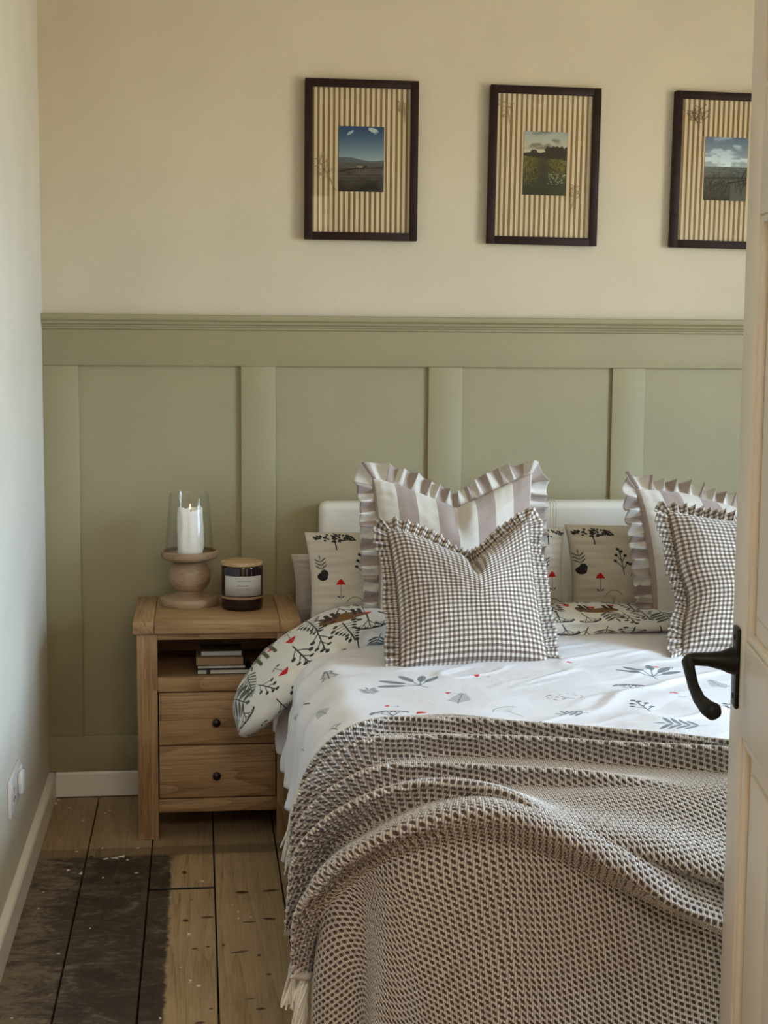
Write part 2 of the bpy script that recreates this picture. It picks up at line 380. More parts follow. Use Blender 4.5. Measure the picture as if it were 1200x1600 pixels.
M_floor = floor_mat()
M_sub = mat('dark_gap', (.01, .008, .006), .9)

def cloth(name, col, rough=.9, weave=1400, bd=.0003, sheen=.3):
    m = mat(name, col, rough, spec=.2); n = NB(m); u = n.coord('UV'); 
    n.b.inputs['Sheen Weight'].default_value = sheen; n.b.inputs['Sheen Roughness'].default_value = .6
    return m, n, u
def uvxy(n, u):
    s_ = n.n('ShaderNodeSeparateXYZ'); n.l(u, s_.inputs[0]); return s_.outputs[0], s_.outputs[1]
def print_mat(name, cv, crinkle=.002):
    m, n, u = cloth(name, (1, 1, 1), sheen=.05)
    im = n.n('ShaderNodeTexImage'); im.image = cv.image(name); im.extension = 'REPEAT'
    n.l(n.mapping(u, (1/cv.wm, 1/cv.hm, 1), loc=(-cv.ox/cv.wm, -cv.oy/cv.hm, 0)), im.inputs[0])
    n.base(im.outputs[0])
    h = n.math('ADD', n.noise(u, 14, 5, .6, 1.0), n.math('MULTIPLY', n.noise(u, 900, 2), .03))
    n.bump(h, crinkle*3, .5); return m
def gingham_mat():
    m, n, u = cloth('brown_gingham_cotton', (1, 1, 1)); x, y = uvxy(n, u); P_ = .0112
    a = n.math('LESS_THAN', n.math('FRACT', n.math('DIVIDE', x, P_)), .5)
    b = n.math('LESS_THAN', n.math('FRACT', n.math('DIVIDE', y, P_)), .5)
    f = n.math('MULTIPLY', n.math('ADD', a, b), .5)
    n.base(n.ramp(f, [(0, (.66, .61, .55)), (.5, (.27, .205, .16)), (1, (.075, .05, .038))]))
    n.bump(n.noise(u, 500, 3), .0004, .5); return m
def stripe_mat():
    m, n, u = cloth('taupe_and_cream_striped_linen', (1, 1, 1)); x, y = uvxy(n, u)
    a = n.math('LESS_THAN', n.math('FRACT', n.math('ADD', n.math('DIVIDE', x, .104), .25)), .5)
    slub = n.noise(n.mapping(u, (900, 60, 1)), 1, 4, .6)
    slub2 = n.noise(n.mapping(u, (60, 900, 1)), 1, 4, .6)
    c = n.mix(a, (.66, .61, .54), (.37, .285, .245))
    s_ = n.math('MULTIPLY', n.math('ADD', slub, slub2), .5)
    n.base(n.mix(.55, c, n.ramp(s_, [(.3, (.62, .62, .62)), (.7, (1, 1, 1))]), 'MULTIPLY'))
    n.bump(s_, .0006, .6); return m
KW, KH = .0118, .0172        # knit cell: one dot pitch by two offset rows
def knit_tile():
    W, H = 96, 144
    y, x = np.mgrid[0:H, 0:W]; X = (x+.5)/W; Y = (y+.5)/H
    dot = np.zeros((H, W)); tp = 2*math.pi
    for row, off in ((.25, .25), (.75, .75)):
        for k in (-1, 0, 1):
            for m in (-1, 0, 1):
                dy = Y-row-m; dx = X-off-k+.55*dy
                r = (np.abs(dx)/.335)**3+(np.abs(dy)/.155)**2.4; dot = np.maximum(dot, np.clip((1.15-r)*2.5, 0, 1))
    hat = .5+.5*np.sin(tp*(3*X+2*Y)); hat2 = .5+.5*np.sin(tp*(2*X+4*Y)+1)
    yr = np.minimum(np.abs((Y+.25) % .5-.25), 1); line = np.exp(-(yr/.075)**2)      # continuous yarn between the rows
    ridge = 1-dot
    f = ridge*np.clip(.48+.40*hat+.25*line*(.6+.4*np.sin(tp*(5*X+2*Y))), 0, 1)+dot*.10*hat2
    Hh = np.clip(ridge*(.45+.30*hat+.35*line*(.7+.3*np.sin(tp*(5*X+2*Y))))+dot*(.04+.12*hat2), 0, 1)
    return f, Hh
KF, KHT = knit_tile()
def knit_height(u, v):
    H, W = KHT.shape; x = (u/KW) % 1*W-.5; y = (v/KH) % 1*H-.5
    i = np.floor(x).astype(int); j = np.floor(y).astype(int); fx = x-i; fy = y-j
    g = lambda a, b: KHT[b % H, a % W]
    return (g(i, j)*(1-fx)+g(i+1, j)*fx)*(1-fy)+(g(i, j+1)*(1-fx)+g(i+1, j+1)*fx)*fy
def throw_mat():
    H, W = KF.shape; cv = Canvas(W/1000, H/1000, 1000, (0, 0, 0)); hv = Canvas(W/1000, H/1000, 1000, (0, 0, 0))
    br = np.array((.29, .235, .205)); cr = np.array((.89, .868, .84)); cv.a[:] = br+(cr-br)*np.clip(KF, 0, 1)[..., None]
    hv.a[:] = KHT[..., None]
    m, n, u = cloth('taupe_and_cream_honeycomb_knit', (1, 1, 1), sheen=.2)
    mp = n.mapping(u, (1/KW, 1/KH, 1))
    i1 = n.n('ShaderNodeTexImage'); i1.image = cv.image('knit_colour'); n.l(mp, i1.inputs[0])
    i2 = n.n('ShaderNodeTexImage'); i2.image = hv.image('knit_height'); i2.image.colorspace_settings.name = 'Non-Color'; n.l(mp, i2.inputs[0])
    n.base(n.mix(.5, i1.outputs[0], n.ramp(n.noise(u, 420, 3, .7), [(.3, (.62, .62, .62)), (.7, (1, 1, 1))]), 'MULTIPLY'))
    n.bump(n.math('ADD', i2.outputs[0], n.math('MULTIPLY', n.noise(u, 700, 3), .5)), .0018, 1); return m
M_ging = gingham_mat(); M_strp = stripe_mat(); M_knit = throw_mat()
M_beige = cloth('plain_pinkish_beige_cotton', (.46, .39, .34))[0]
M_tassel = cloth('cream_yarn', (.72, .68, .61))[0]
M_leather = mat('off_white_faux_leather', (.84, .81, .74), .42); _n = NB(M_leather); _n.bump(_n.noise(_n.coord(), 260, 4), .0004, .5)
M_sheet = mat('white_sheet', (.7, .69, .66), .9)
M_base = mat('grey_base_fabric', (.3, .28, .26), .9)
M_iron = mat('black_iron', (.012, .011, .010), .42, .6)
M_knob = mat('aged_bronze', (.035, .022, .016), .32, .8)
M_plast = mat('white_plastic', (.72, .70, .68), .3)
M_black = mat('black_plastic', (.01, .01, .01), .5)
def glass(name, col=(1, 1, 1), rough=0.0, thin=True):
    m = bpy.data.materials.new(name); m.use_nodes = True; t = m.node_tree; t.nodes.clear()
    o = t.nodes.new('ShaderNodeOutputMaterial'); g = t.nodes.new('ShaderNodeBsdfGlossy'); g.inputs['Roughness'].default_value = rough
    tr = t.nodes.new('ShaderNodeBsdfTransparent'); tr.inputs[0].default_value = (*col, 1)
    lw_ = t.nodes.new('ShaderNodeLayerWeight'); lw_.inputs[0].default_value = .5
    pw = t.nodes.new('ShaderNodeMath'); pw.operation = 'POWER'; pw.inputs[1].default_value = 4.0; t.links.new(lw_.outputs['Facing'], pw.inputs[0])
    f = t.nodes.new('ShaderNodeMath'); f.operation = 'MULTIPLY_ADD'; f.inputs[1].default_value = .55; f.inputs[2].default_value = .03; t.links.new(pw.outputs[0], f.inputs[0]); mx = t.nodes.new('ShaderNodeMixShader')
    t.links.new(f.outputs[0], mx.inputs[0]); t.links.new(tr.outputs[0], mx.inputs[1]); t.links.new(g.outputs[0], mx.inputs[2]); t.links.new(mx.outputs[0], o.inputs[0])
    return m
M_glass = glass('clear_glass', (.99, .99, .985)); M_pane = glass('window_glass', (.98, 1, .99))
M_pglass = glass('picture_glass', (.97, .98, .97))
M_amber = mat('dark_amber_glass', (.012, .003, .003), .08)
M_wax = mat('white_wax', (.90, .86, .80), .5); M_wax.node_tree.nodes['Principled BSDF'].inputs['Subsurface Weight'].default_value = .15
M_wax.node_tree.nodes['Principled BSDF'].inputs['Subsurface Radius'].default_value = (.01, .008, .006)
M_wick = mat('burnt_wick', (.01, .008, .006), .9)
M_flame = mat('flame', (1, .6, .2)); M_flame.node_tree.nodes['Principled BSDF'].inputs['Emission Color'].default_value = (1, .72, .35, 1); M_flame.node_tree.nodes['Principled BSDF'].inputs['Emission Strength'].default_value = 2.2

# ------------------------------------------------------------------ room shell
XR, YF, ZC = 3.2, -3.1, 2.42
floor = tag(box('floor', -.02, XR, -5.2, 0, -.06, -.018, M_sub, bev=0), kind='structure')
seams = [-.02, .14, .305, .465, .628, .79, .955, 1.12, 1.285, 1.45, 1.61, 1.775, 1.94, 2.1, 2.265, 2.43, 2.59, 2.755, 2.92, 3.08, 3.2]
rg = random.Random(3)
for i in range(len(seams)-1):
    cuts = [0.0, -5.2]
    if i == 2: cuts = [0.0, -.783, -3.4, -5.2]
    elif i > 4: cuts = [0.0, -rg.uniform(1.2, 3.6), -5.2]
    for k in range(len(cuts)-1):
        g = .0019
        bm = bmesh.new(); add_box(bm, -(seams[i+1]-seams[i])/2+g, (seams[i+1]-seams[i])/2-g, -(cuts[k]-cuts[k+1])/2+.0055, (cuts[k]-cuts[k+1])/2-.0055, -.018, 0, .0012, 1)
        o = bm_obj('floorboard', bm, M_floor, floor); o.location = ((seams[i]+seams[i+1])/2, (cuts[k]+cuts[k+1])/2, rg.uniform(-.0006, .0))
wl = tag(box('wall_left', -.12, 0, -5.2, .12, -.06, ZC, M_lwall, bev=0), kind='structure')
wb = tag(box('wall_back', 0, XR+.12, 0, .12, -.06, ZC, M_wall, bev=0), kind='structure')
tag(box('ceiling', -.12, XR+.12, -5.2, .12, ZC, ZC+.1, M_ceil, bev=0), kind='structure')
bm = bmesh.new(); WY0, WY1, WZ0, WZ1 = -2.9, -1.5, .85, 2.08
add_box(bm, XR, XR+.12, WY1, 0, -.06, ZC); add_box(bm, XR, XR+.12, YF-.12, WY0, -.06, ZC)
add_box(bm, XR, XR+.12, WY0, WY1, -.06, WZ0); add_box(bm, XR, XR+.12, WY0, WY1, WZ1, ZC)
tag(bm_obj('wall_right', bm, M_wall, sm=False), kind='structure')
bm = bmesh.new(); DX0, DX1, DZ = .2, 1.07, 2.0
add_box(bm, 0, DX0, YF-.12, YF, -.0, ZC); add_box(bm, DX1, XR, YF-.12, YF, -.0, ZC); add_box(bm, DX0, DX1, YF-.12, YF, DZ, ZC)
tag(bm_obj('wall_front', bm, M_wall, sm=False), kind='structure')
tag(box('wall_hall_right', 1.9, 2.0, -5.2, YF-.121, -.06, ZC, M_wall, bev=0), kind='structure')
tag(box('wall_hall_back', -.12, 2.0, -5.32, -5.2, -.06, ZC, M_wall, bev=0), kind='structure')
# window in the right wall
win = tag(empty('window_1', (XR+.05, (WY0+WY1)/2, WZ0)), kind='structure')
bm = bmesh.new(); hw = (WY1-WY0)/2; hh = WZ1-WZ0
for y0, y1, z0, z1 in ((-hw, -hw+.06, 0, hh), (hw-.06, hw, 0, hh), (-hw, hw, 0, .06), (-hw, hw, hh-.06, hh), (-.025, .025, 0, hh), (-hw, hw, hh*.62, hh*.62+.04)):
    add_box(bm, -.03, .03, y0, y1, z0, z1, .004)
bm_obj('window_frame', bm, M_wht, win)
box('pane', -.004, .004, -hw+.05, hw-.05, .05, hh-.05, M_pane, win, bev=0)
box('window_sill', -.14, .0, -hw-.05, hw+.05, -.03, 0, M_wht, win, .005)
# green wall panelling: every board its own piece
zb, zt = .078, 1.345
box('panel_backing', 0, XR, -.006, 0, zb, zt, M_green, wb, bev=0)
box('bottom_rail', 0, XR, -.018, -.0055, zb, .182, M_green, wb, .0012)
box('top_rail', 0, XR, -.018, -.0055, 1.245, zt, M_green, wb, .0012)
for i, x0 in enumerate([0, .552, 1.091, 1.634, 2.176, 2.718]):
    box('stile', x0, x0+.098, -.0184, -.0055, .1825, 1.2445, M_green, wb, .0014)
def extrude_x(name, prof, x0, x1, m, parent=None, along='x'):
    vs = []; n = len(prof)
    for e in (x0, x1):
        for d, z in prof: vs.append((e, -d, z) if along == 'x' else (d, e, z))
    fs = [(i, (i+1) % n, n+(i+1) % n, n+i) for i in range(n)]+[tuple(range(n))[::-1], tuple(range(n, 2*n))]
    return mesh_obj(name, vs, fs, m, parent, ang=25)
dado = [(0, 1.345), (.018, 1.345), (.022, 1.348), (.022, 1.352), (.026, 1.354), (.028, 1.359), (.034, 1.362), (.036, 1.368), (.042, 1.373), (.044, 1.379), (.044, 1.385), (.041, 1.388), (0, 1.388)]
tag(extrude_x('trim_1', dado, 0.0, XR, M_green), 'moulded green dado rail along the top of the panelling', kind='structure')
sk = [(0, -.0), (.018, -.0), (.018, .066), (.015, .072), (.010, .075), (0, .077)]
tag(extrude_x('baseboard_back', [(a, b+.003) for a, b in sk], .018, XR, M_wht), kind='structure')
tag(extrude_x('baseboard_left', sk, 0, -3.1, M_wht, along='y'), kind='structure')
# wall socket
so = tag(empty('wall_socket', (0, -.88, .29)), 'white double plug socket low on the left wall near the corner', 'socket')
box('face_plate', 0, .009, -.1, .1, -.043, .043, M_plast, so, .003)
for s_ in (-1, 1):
    box('rocker_switch', .008, .013, s_*.085-.012, s_*.085+.012, .008, .032, M_plast, so, .002)
    bm = bmesh.new(); add_box(bm, .0085, .0098, s_*.045-.003, s_*.045+.003, .006, .016); add_box(bm, .0085, .0098, s_*.045-.015, s_*.045-.007, -.014, -.009); add_box(bm, .0085, .0098, s_*.045+.007, s_*.045+.015, -.014, -.009)
    bm_obj('pin_holes', bm, M_black, so)
box('plug', .009, .022, .020, .066, -.022, .028, M_plast, so, .005)

# ------------------------------------------------------------------ pictures
def photo_canvas(k):
    W, H = 256, 360; c = Canvas(W/1000, H/1000, 1000, (0, 0, 0)); y, x = np.mgrid[0:H, 0:W]; X = x/W; Y = y/H   # Y up
    def lerp(a, b, t): return np.array(a)+(np.array(b)-np.array(a))*t[..., None]
    cl = vn(X*4, Y*14, 5)+.5*vn(X*9, Y*30, 6)
    if k == 0:
        a = lerp((.60, .66, .68), (.12, .26, .42), np.clip((Y-.45)/.5, 0, 1)); hz = .44
        g = lerp((.10, .08, .07), (.36, .33, .33), np.clip(Y/.44+cl*.5, 0, 1)); a = np.where((Y < hz)[..., None], g, a)
        a[(Y < .50+.03*np.sin(X*5+1)) & (Y > hz)] = (.33, .36, .40)
        c.a[:] = a; m = c
        m.line((0, .11), (W/1000*.62, .14), .008, (.04, .035, .03)); m.line((.1, .128), (.26, .135), .006, (.05, .04, .04)); m.line((0, .123), (.14, .127), .003, (.06, .05, .05))
        for q in range(9): m.line((.02+q*.015, .105), (.02+q*.015, .12+q*.001), .002, (.05, .04, .04))
        m.ell(.12, .138, .02, .006, 0, (.55, .5, .47)); m.ell(.065, .325, .022, .008, .6, (.62, .68, .72)); m.ell(.195, .34, .03, .012, -.3, (.72, .76, .78)); m.ell(.21, .325, .015, .006, .5, (.45, .55, .62))  # pale spots near the top: glass reflections painted into the print
        for q in range(5): m.line((0, .02+q*.018), (.26, .03+q*.016), .004, (.05, .045, .042), .6)
    elif k == 1:
        a = lerp((.80, .74, .62), (.62, .65, .64), np.clip((Y-.65)/.35, 0, 1)); a = a*(1-.35*np.clip(cl*2, 0, 1)*(Y > .72))[..., None]
        gn = vn(X*26, Y*30, 3); g = lerp((.07, .09, .03), (.42, .38, .14), np.clip((Y-.15)/.45+gn*.9, 0, 1)*(.25+np.clip(abs(X-.47)*2.4, 0, 1)*.75))
        a = np.where((Y < .63)[..., None], g, a); c.a[:] = a; m = c; r = random.Random(2)
        m.poly([(0, .222), (.26, .20), (.26, .255), (.23, .27), (.2, .262), (.165, .272), (.14, .25), (.1, .238), (.06, .245), (0, .236)], (.06, .055, .03))
        for q in range(60): m.ell(r.uniform(.13, .26), r.uniform(.22, .27), .011, .009, 0, (.07, .065, .03))
        m.ell(.06, .245, .02, .013, 0, (.12, .10, .05))
        for q in range(260):
            px = r.uniform(0, .25); py = r.uniform(.06, .21); 
            if abs(px-.118) > .03: m.ell(px, py, .0045, .003, 0, (.45, .40, .16) if py > .12 or px < .14 else (.72, .70, .60), .7)
    else:
        a = lerp((.66, .70, .72), (.38, .45, .55), np.clip((Y-.54)/.46, 0, 1)); a = a+(np.clip(cl, 0, .4)*.6)[..., None]
        g = lerp((.13, .12, .10), (.40, .42, .42), np.clip(Y/.54+vn(X*20, Y*60, 8)*.5, 0, 1)); a = np.where((Y < .535)[..., None], g, a)
        a[(Y < .31) & (X > .62)] = (.32, .33, .30); c.a[:] = a; m = c; r = random.Random(4)
        for q in range(26): x0 = r.uniform(0, .25); m.line((x0, r.uniform(.03, .1)), (x0+r.uniform(-.02, .05), r.uniform(.1, .13)), .004, (.10, .075, .06), .8)
        for q in range(10): x0 = r.uniform(.05, .25); m.line((x0, .12), (x0+r.uniform(-.01, .015), r.uniform(.14, .18)), .002, (.2, .18, .16))
        m.line((.0, .125), (.25, .132), .008, (.13, .11, .10)); m.line((.14, .10), (.25, .12), .006, (.1, .09, .08)); m.line((.22, .13), (.26, .19), .004, (.12, .1, .09))
    return c
def mat_canvas(ph):
    c = Canvas(.28, .41, 2200, (.86, .77, .64)); x = (np.arange(c.W)+.5)/c.W*.28
    c.a[:, ((x/.0149+ph) % 1) < .47] = (.50, .39, .26)
    return c
def picture(i, x0, ztop, tilt, ph, label):
    W, H, b = .32, .443, .0215
    t = tag(empty('framed_picture', (x0+W/2, 0, ztop-H/2), (0, tilt, 0)), label, 'picture', 'striped-mount pictures over the bed')
    for (ax, bx, az, bz) in ((-W/2, -W/2+b, -H/2, H/2), (W/2-b, W/2, -H/2, H/2)): box('frame_side', ax, bx, -.030, -.004, az, bz, M_frame, t, .0018)
    for (ax, bx, az, bz) in ((-W/2+b, W/2-b, -H/2, -H/2+b), (-W/2+b, W/2-b, H/2-b, H/2)): box('frame_rail', ax, bx, -.0298, -.004, az, bz, M_frame, t, .0018)
    def flat(name, x0_, x1_, z0_, z1_, y, m, th=.0015):
        vs = [(x0_, y, z0_), (x1_, y, z0_), (x1_, y, z1_), (x0_, y, z1_), (x0_, y+th, z0_), (x1_, y+th, z0_), (x1_, y+th, z1_), (x0_, y+th, z1_)]
        return mesh_obj(name, vs, [(0, 1, 2, 3), (7, 6, 5, 4), (0, 4, 5, 1), (1, 5, 6, 2), (2, 6, 7, 3), (3, 7, 4, 0)], m, t, uv=[(0, 0), (1, 0), (1, 1), (0, 1)]*2, sm=False)
    def im_mat(nm, cv):
        m = mat(nm, rough=.85, spec=.2); n = NB(m); q = n.n('ShaderNodeTexImage'); q.image = cv.image(nm); n.l(n.coord('UV'), q.inputs[0]); n.base(q.outputs[0]); return m
    flat('striped_mount', -W/2+b, W/2-b, -H/2+b, H/2-b, -.015, im_mat('mount_stripes_%d' % i, mat_canvas(ph)))
    px, pz, pw, phh = [(.0, .004, .128, .180), (.004, .008, .126, .178), (.0, .006, .128, .180)][i]
    flat('photo_print', px-pw/2, px+pw/2, pz-phh/2, pz+phh/2, -.0175, im_mat('photo_print_%d' % i, photo_canvas(i)))
    # pressed flower sprigs lying on the mount
    M_s = M_sprig[0 if i < 2 else 1]
    def sprig(cx, cz, L, a, sd):
        r = random.Random(sd); L_ = []
        f = lambda u, v: (cx+u*math.cos(a)-v*math.sin(a), -.0178, cz+u*math.sin(a)+v*math.cos(a))
        L_.append(([f(0, 0), f(.003*L/.08, L*.5), f(0, L)], .0009))
        for q in range(9):
            t_ = .42+.6*q/9; sg = 1 if q % 2 else -1; e = (sg*L*r.uniform(.12, .26), L*(t_+r.uniform(.02, .16)))
            L_.append(([f(0, L*t_), f(*e)], .0007))
            L_.append(([f(*e), f(e[0]+sg*.002, e[1]+.004)], .0013))
            if q % 3 == 0: L_.append(([f(*e), f(e[0]-sg*.004, e[1]+.006)], .0011))
        tubes('pressed_sprig', L_, M_s, t, 5)
    if i == 0: sprig(-.070, -.085, .105, .55, 1); sprig(.122, .108, .055, .05, 2)
    elif i == 1: sprig(-.098, .095, .085, .22, 3); sprig(.085, -.118, .065, -.15, 4)
    else: sprig(-.070, .098, .085, .18, 5); sprig(-.085, .12, .055, .5, 6)
    flat('glass_pane', -W/2+b, W/2-b, -H/2+b, H/2-b, -.0235, M_pglass, .001)
M_sprig = [mat('dried_tan_flowers', (.36, .22, .10), .8), mat('dried_brown_flowers', (.12, .07, .04), .8)]
picture(0, .732, 2.045, .002, .1, 'dark-framed picture with blue-sky pier photo, left of the three over the bed')
picture(1, 1.256, 2.040, .010, .4, 'dark-framed picture with green meadow path photo, between the other two frames')
picture(2, 1.795, 2.037, .012, .7, 'dark-framed picture with grey seashore photo, partly behind the open door')

# ------------------------------------------------------------------ nightstand
NX0, NX1, NYF, NYB, NZ = .258, .697, -.429, -.035, .591
ns = tag(empty('nightstand', ((NX0+NX1)/2, (NYF+NYB)/2, 0)), 'oak bedside table with open shelf and two drawers beside the bed', 'nightstand')
ns_o = Vector(ns.location)
def nb(name, x0, x1, y0, y1, z0, z1, m, parent=ns, bev=.0018, seg=2):
    o = box(name, x0-ns_o.x, x1-ns_o.x, y0-ns_o.y, y1-ns_o.y, z0, z1, m, parent, bev, seg); return o
lw = .053; LX0, LX1 = .268, .687; fy = -.415
top = nb('tabletop', NX0+.056, NX1-.056, NYF, NYB, NZ-.034, NZ, M_oak_h, bev=.003)
nb('breadboard_end', NX0, NX0+.0558, NYF, NYB, NZ-.034, NZ, M_oak_d, bev=.004); nb('breadboard_end', NX1-.0558, NX1, NYF, NYB, NZ-.034, NZ, M_oak_d, bev=.004)
for x0 in (LX0, LX1-lw):
    nb('leg', x0, x0+lw, fy, fy+.04, 0, NZ-.0345, M_oak_v); nb('leg', x0, x0+lw, -.09, -.05, 0, NZ-.0345, M_oak_v)
nb('top_apron', LX0+lw, LX1-lw, fy+.004, fy+.024, .538, NZ-.0345, M_oak_h)
nb('side_panel', LX0+.012, LX0+.026, fy+.039, -.089, .075, NZ-.0345, M_oak_v); nb('side_panel', LX1-.026, LX1-.012, fy+.039, -.089, .075, NZ-.0345, M_oak_v)
nb('back_panel', LX0+lw-.03, LX1-lw+.03, -.064, -.056, .09, NZ-.0345, M_oak_h, bev=0)
nb('shelf', LX0+.027, LX1-.027, fy+.042, -.065, .420, .438, M_oak_h, bev=0)
nb('shelf_rail', LX0+lw, LX1-lw, fy+.003, fy+.041, .399, .438, M_oak_h)
nb('bottom_apron', LX0+lw, LX1-lw, fy+.004, fy+.024, .072, .108, M_oak_h)
def knob(cx, cz, parent):
    prof = [(.0, 0), (.006, 0), (.005, .006), (.0045, .010), (.009, .013), (.0115, .018), (.0105, .023), (.006, .0265), (0, .0275)]
    o = lathe('knob', prof, M_knob, parent, n=24); o.rotation_euler = (math.radians(90), 0, 0); o.location = (cx-ns_o.x, fy+.004-ns_o.y, cz)
    return o
for z0, z1 in ((.2555, .3955), (.1115, .2515)):
    d = nb('drawer', LX0+lw+.003, LX1-lw-.003, fy+.005, -.09, z0, z1, M_oak_h, bev=.0015)
    knob(.4745, (z0+z1)/2-.008, d)

# ------------------------------------------------------------------ books on the nightstand shelf
M_page = mat('book_pages', (.50, .47, .43), .9); _n = NB(M_page); _n.bump(_n.noise(_n.mapping(_n.coord(), (1, 1, 900)), 1, 2), .0004)
def book(x0, x1, y0, dep, z0, th, mc, label, rot=0, spine='left', mp=None):
    cx, cy = (x0+x1)/2, y0+dep/2
    t = tag(empty('book', (cx, cy, z0), (0, 0, rot)), label, 'book', 'books on the nightstand shelf'); hx, hy, c = (x1-x0)/2, dep/2, .0016
    bm = bmesh.new(); add_box(bm, -hx, hx, -hy, hy, 0, c, .0004, 1); add_box(bm, -hx, hx, -hy, hy, th-c, th, .0004, 1)
    if spine == 'front': add_box(bm, -hx, hx, -hy, -hy+c, 0, th, .0004, 1)
    elif spine == 'back': add_box(bm, -hx, hx, hy-c, hy, 0, th, .0004, 1)
    bm_obj('cover', bm, mc, t)
    m_ = .002 if spine != 'front' else .003
    box('page_block', -hx+.002, hx-.002, -hy+m_, hy-m_, c, th-c, mp or M_page, t, bev=0)
    return t
Mk = mat('black_card', (.012, .012, .013), .6); Mt = mat('tan_card', (.24, .155, .085), .7); Md = mat('dark_brown_card', (.05, .032, .022), .6); Mg = mat('grey_pages', (.38, .37, .38), .9)
t = book(.424, .568, -.385, .11, .4382, .0135, Mk, 'thin black notebook with elastic strap at the bottom of the book stack', 0, 'back')
box('elastic_strap', -.047, -.037, -.0556, -.0546, .0, .0135, Mk, t, bev=0)
book(.424, .553, -.378, .10, .4518, .0095, Mk, 'slim black-covered book second from the bottom of the stack', 0, 'back')
book(.422, .546, -.380, .095, .4614, .0225, Mt, 'thick tan-spined book second from the top of the stack', 0, 'front')
book(.434, .544, -.372, .09, .4840, .0150, Md, 'small dark-covered book with grey pages lying topmost on the stack', 0, 'back', Mg)

# ------------------------------------------------------------------ candle holder, hurricane glass, candle, jar candle
CX, CY = .405, -.175
ch = tag(empty('candle_holder', (CX, CY, NZ)), 'turned pale wooden pedestal candle holder on the nightstand', 'candle holder')
lathe('base', [(0, 0), (.079, 0), (.081, .004), (.081, .018), (.078, .022), (.045, .026), (.034, .034)], M_turned, ch)
lathe('stem', [(.034, .033), (.033, .038), (.040, .042), (.050, .052), (.0565, .066), (.0585, .080), (.0565, .095), (.050, .108), (.041, .118), (.036, .121), (.044, .125), (.047, .129)], M_turned, ch)
lathe('dish', [(.0, .124), (.058, .124), (.074, .130), (.079, .137), (.079, .150), (.076, .152), (.072, .150), (.071, .143), (0, .143)], M_turned, ch)
gl = lathe('hurricane_glass', [(.0665, 0), (.0665, .003), (.0535, .165), (.0525, .167), (.0515, .165), (.0642, .003), (.0642, 0), (.0665, 0)], M_glass, None, n=64, ang=60)
gl.location = (CX, CY, NZ+.1436); tag(gl, 'clear tapered glass chimney standing on the pedestal around the candle', 'glass')
# pillar candle with dripped sides
cz = NZ+.1436
cd = tag(empty('pillar_candle', (CX+.002, CY, cz)), 'white lit pillar candle with dripping wax inside the glass chimney', 'candle')
n = 72; prof = [(0.0001, 0), (.034, 0), (.0345, .004)]+[(.0335, .004+.108*k/14) for k in range(1, 15)]+[(.033, .121), (.030, .1235), (.027, .121), (.024, .113), (.010, .1105), (.0001, .1105)]
vs, fs = [], []
for i, (r, z) in enumerate(prof):
    for k in range(n):
        a = 2*math.pi*k/n; d = 0
        if 2 < i < 18: d = .0016*max(0, math.sin(a*5+1.3*math.sin(z*60)))**2+.0030*float(vn(a*7/6.283*3, z*28, 2))+(.003 if abs(((a-5.1)*3) % 6.28-3.1) < .5 else 0)*(1-abs(z-.06)/.1)
        zz = z+(.004*math.sin(a*2+.5)+.002*math.sin(a*5) if i >= 15 and i < 21 else 0)
        vs.append(((r+d)*math.cos(a), (r+d)*math.sin(a), zz))
for i in range(len(prof)-1):
    for k in range(n): fs.append((i*n+k, i*n+(k+1) % n, (i+1)*n+(k+1) % n, (i+1)*n+k))
mesh_obj('wax', vs, fs, M_wax, cd, ang=60)
tubes('wick', [([(0, 0, .110), (.0005, 0, .117), (.0015, 0, .123)], .0011)], M_wick, cd)
lathe('flame', [(.0001, 0), (.0013, .002), (.0020, .005), (.0016, .009), (.0008, .013), (.0001, .016)], M_flame, cd, (.0015, 0, .121), 16)
# jar candle
JX, JY = .548, -.25
jr = tag(empty('jar_candle', (JX, JY, NZ)), 'dark amber glass jar candle with wooden lid and white label', 'candle')
lathe('jar', [(0, 0), (.051, 0), (.0555, .004), (.0565, .010), (.0565, .116), (.0555, .119), (.053, .120), (0, .120)], M_amber, jr, n=64)
lathe('lid', [(0, .1205), (.0550, .1205), (.0575, .1225), (.0580, .128), (.0565, .1315), (.052, .1325), (0, .1325)], M_lid, jr, n=64)
# label: curved patch with fine print
lc = Canvas(.1, .054, 4000, (.70, .685, .66))
rr = random.Random(11)
def fine(y, x0, x1, h, wd=.0006):
    x = x0
    while x < x1:
        L = rr.uniform(.0008, .0026); lc.line((x, y), (x+L, y), h, (.25, .24, .23), .85); x += L+.0009
fine(.0415, .034, .066, .0014); lc.line((.004, .0345), (.096, .0345), .0003, (.5, .48, .46)); fine(.0285, .034, .060, .0018)
fine(.020, .030, .070, .0008); fine(.0165, .034, .066, .0008); lc.line((.004, .012), (.096, .012), .0003, (.5, .48, .46))
ml = mat('jar_label_paper', rough=.8); _n = NB(ml); q = _n.n('ShaderNodeTexImage'); q.image = lc.image('jar_label_paper'); _n.l(_n.coord('UV'), q.inputs[0]); _n.base(q.outputs[0])
vs, fs, uv = [], [], []
for k in range(25):
    a = -math.pi/2+.05-1.02+2.04*k/24
    for z, v in ((.042, 0), (.096, 1)): vs.append((.0572*math.cos(a), .0572*math.sin(a), z)); uv.append((k/24, v))
for k in range(24): fs.append((2*k, 2*k+2, 2*k+3, 2*k+1))
o = mesh_obj('label', vs, fs, ml, jr, uv); sm_ = o.modifiers.new('thickness', 'SOLIDIFY'); sm_.thickness = .0004
lathe('label_band', [(.0566, .0325), (.0571, .033), (.0571, .0385), (.0566, .039)], mat('kraft_band', (.32, .19, .10), .6), jr, n=64)

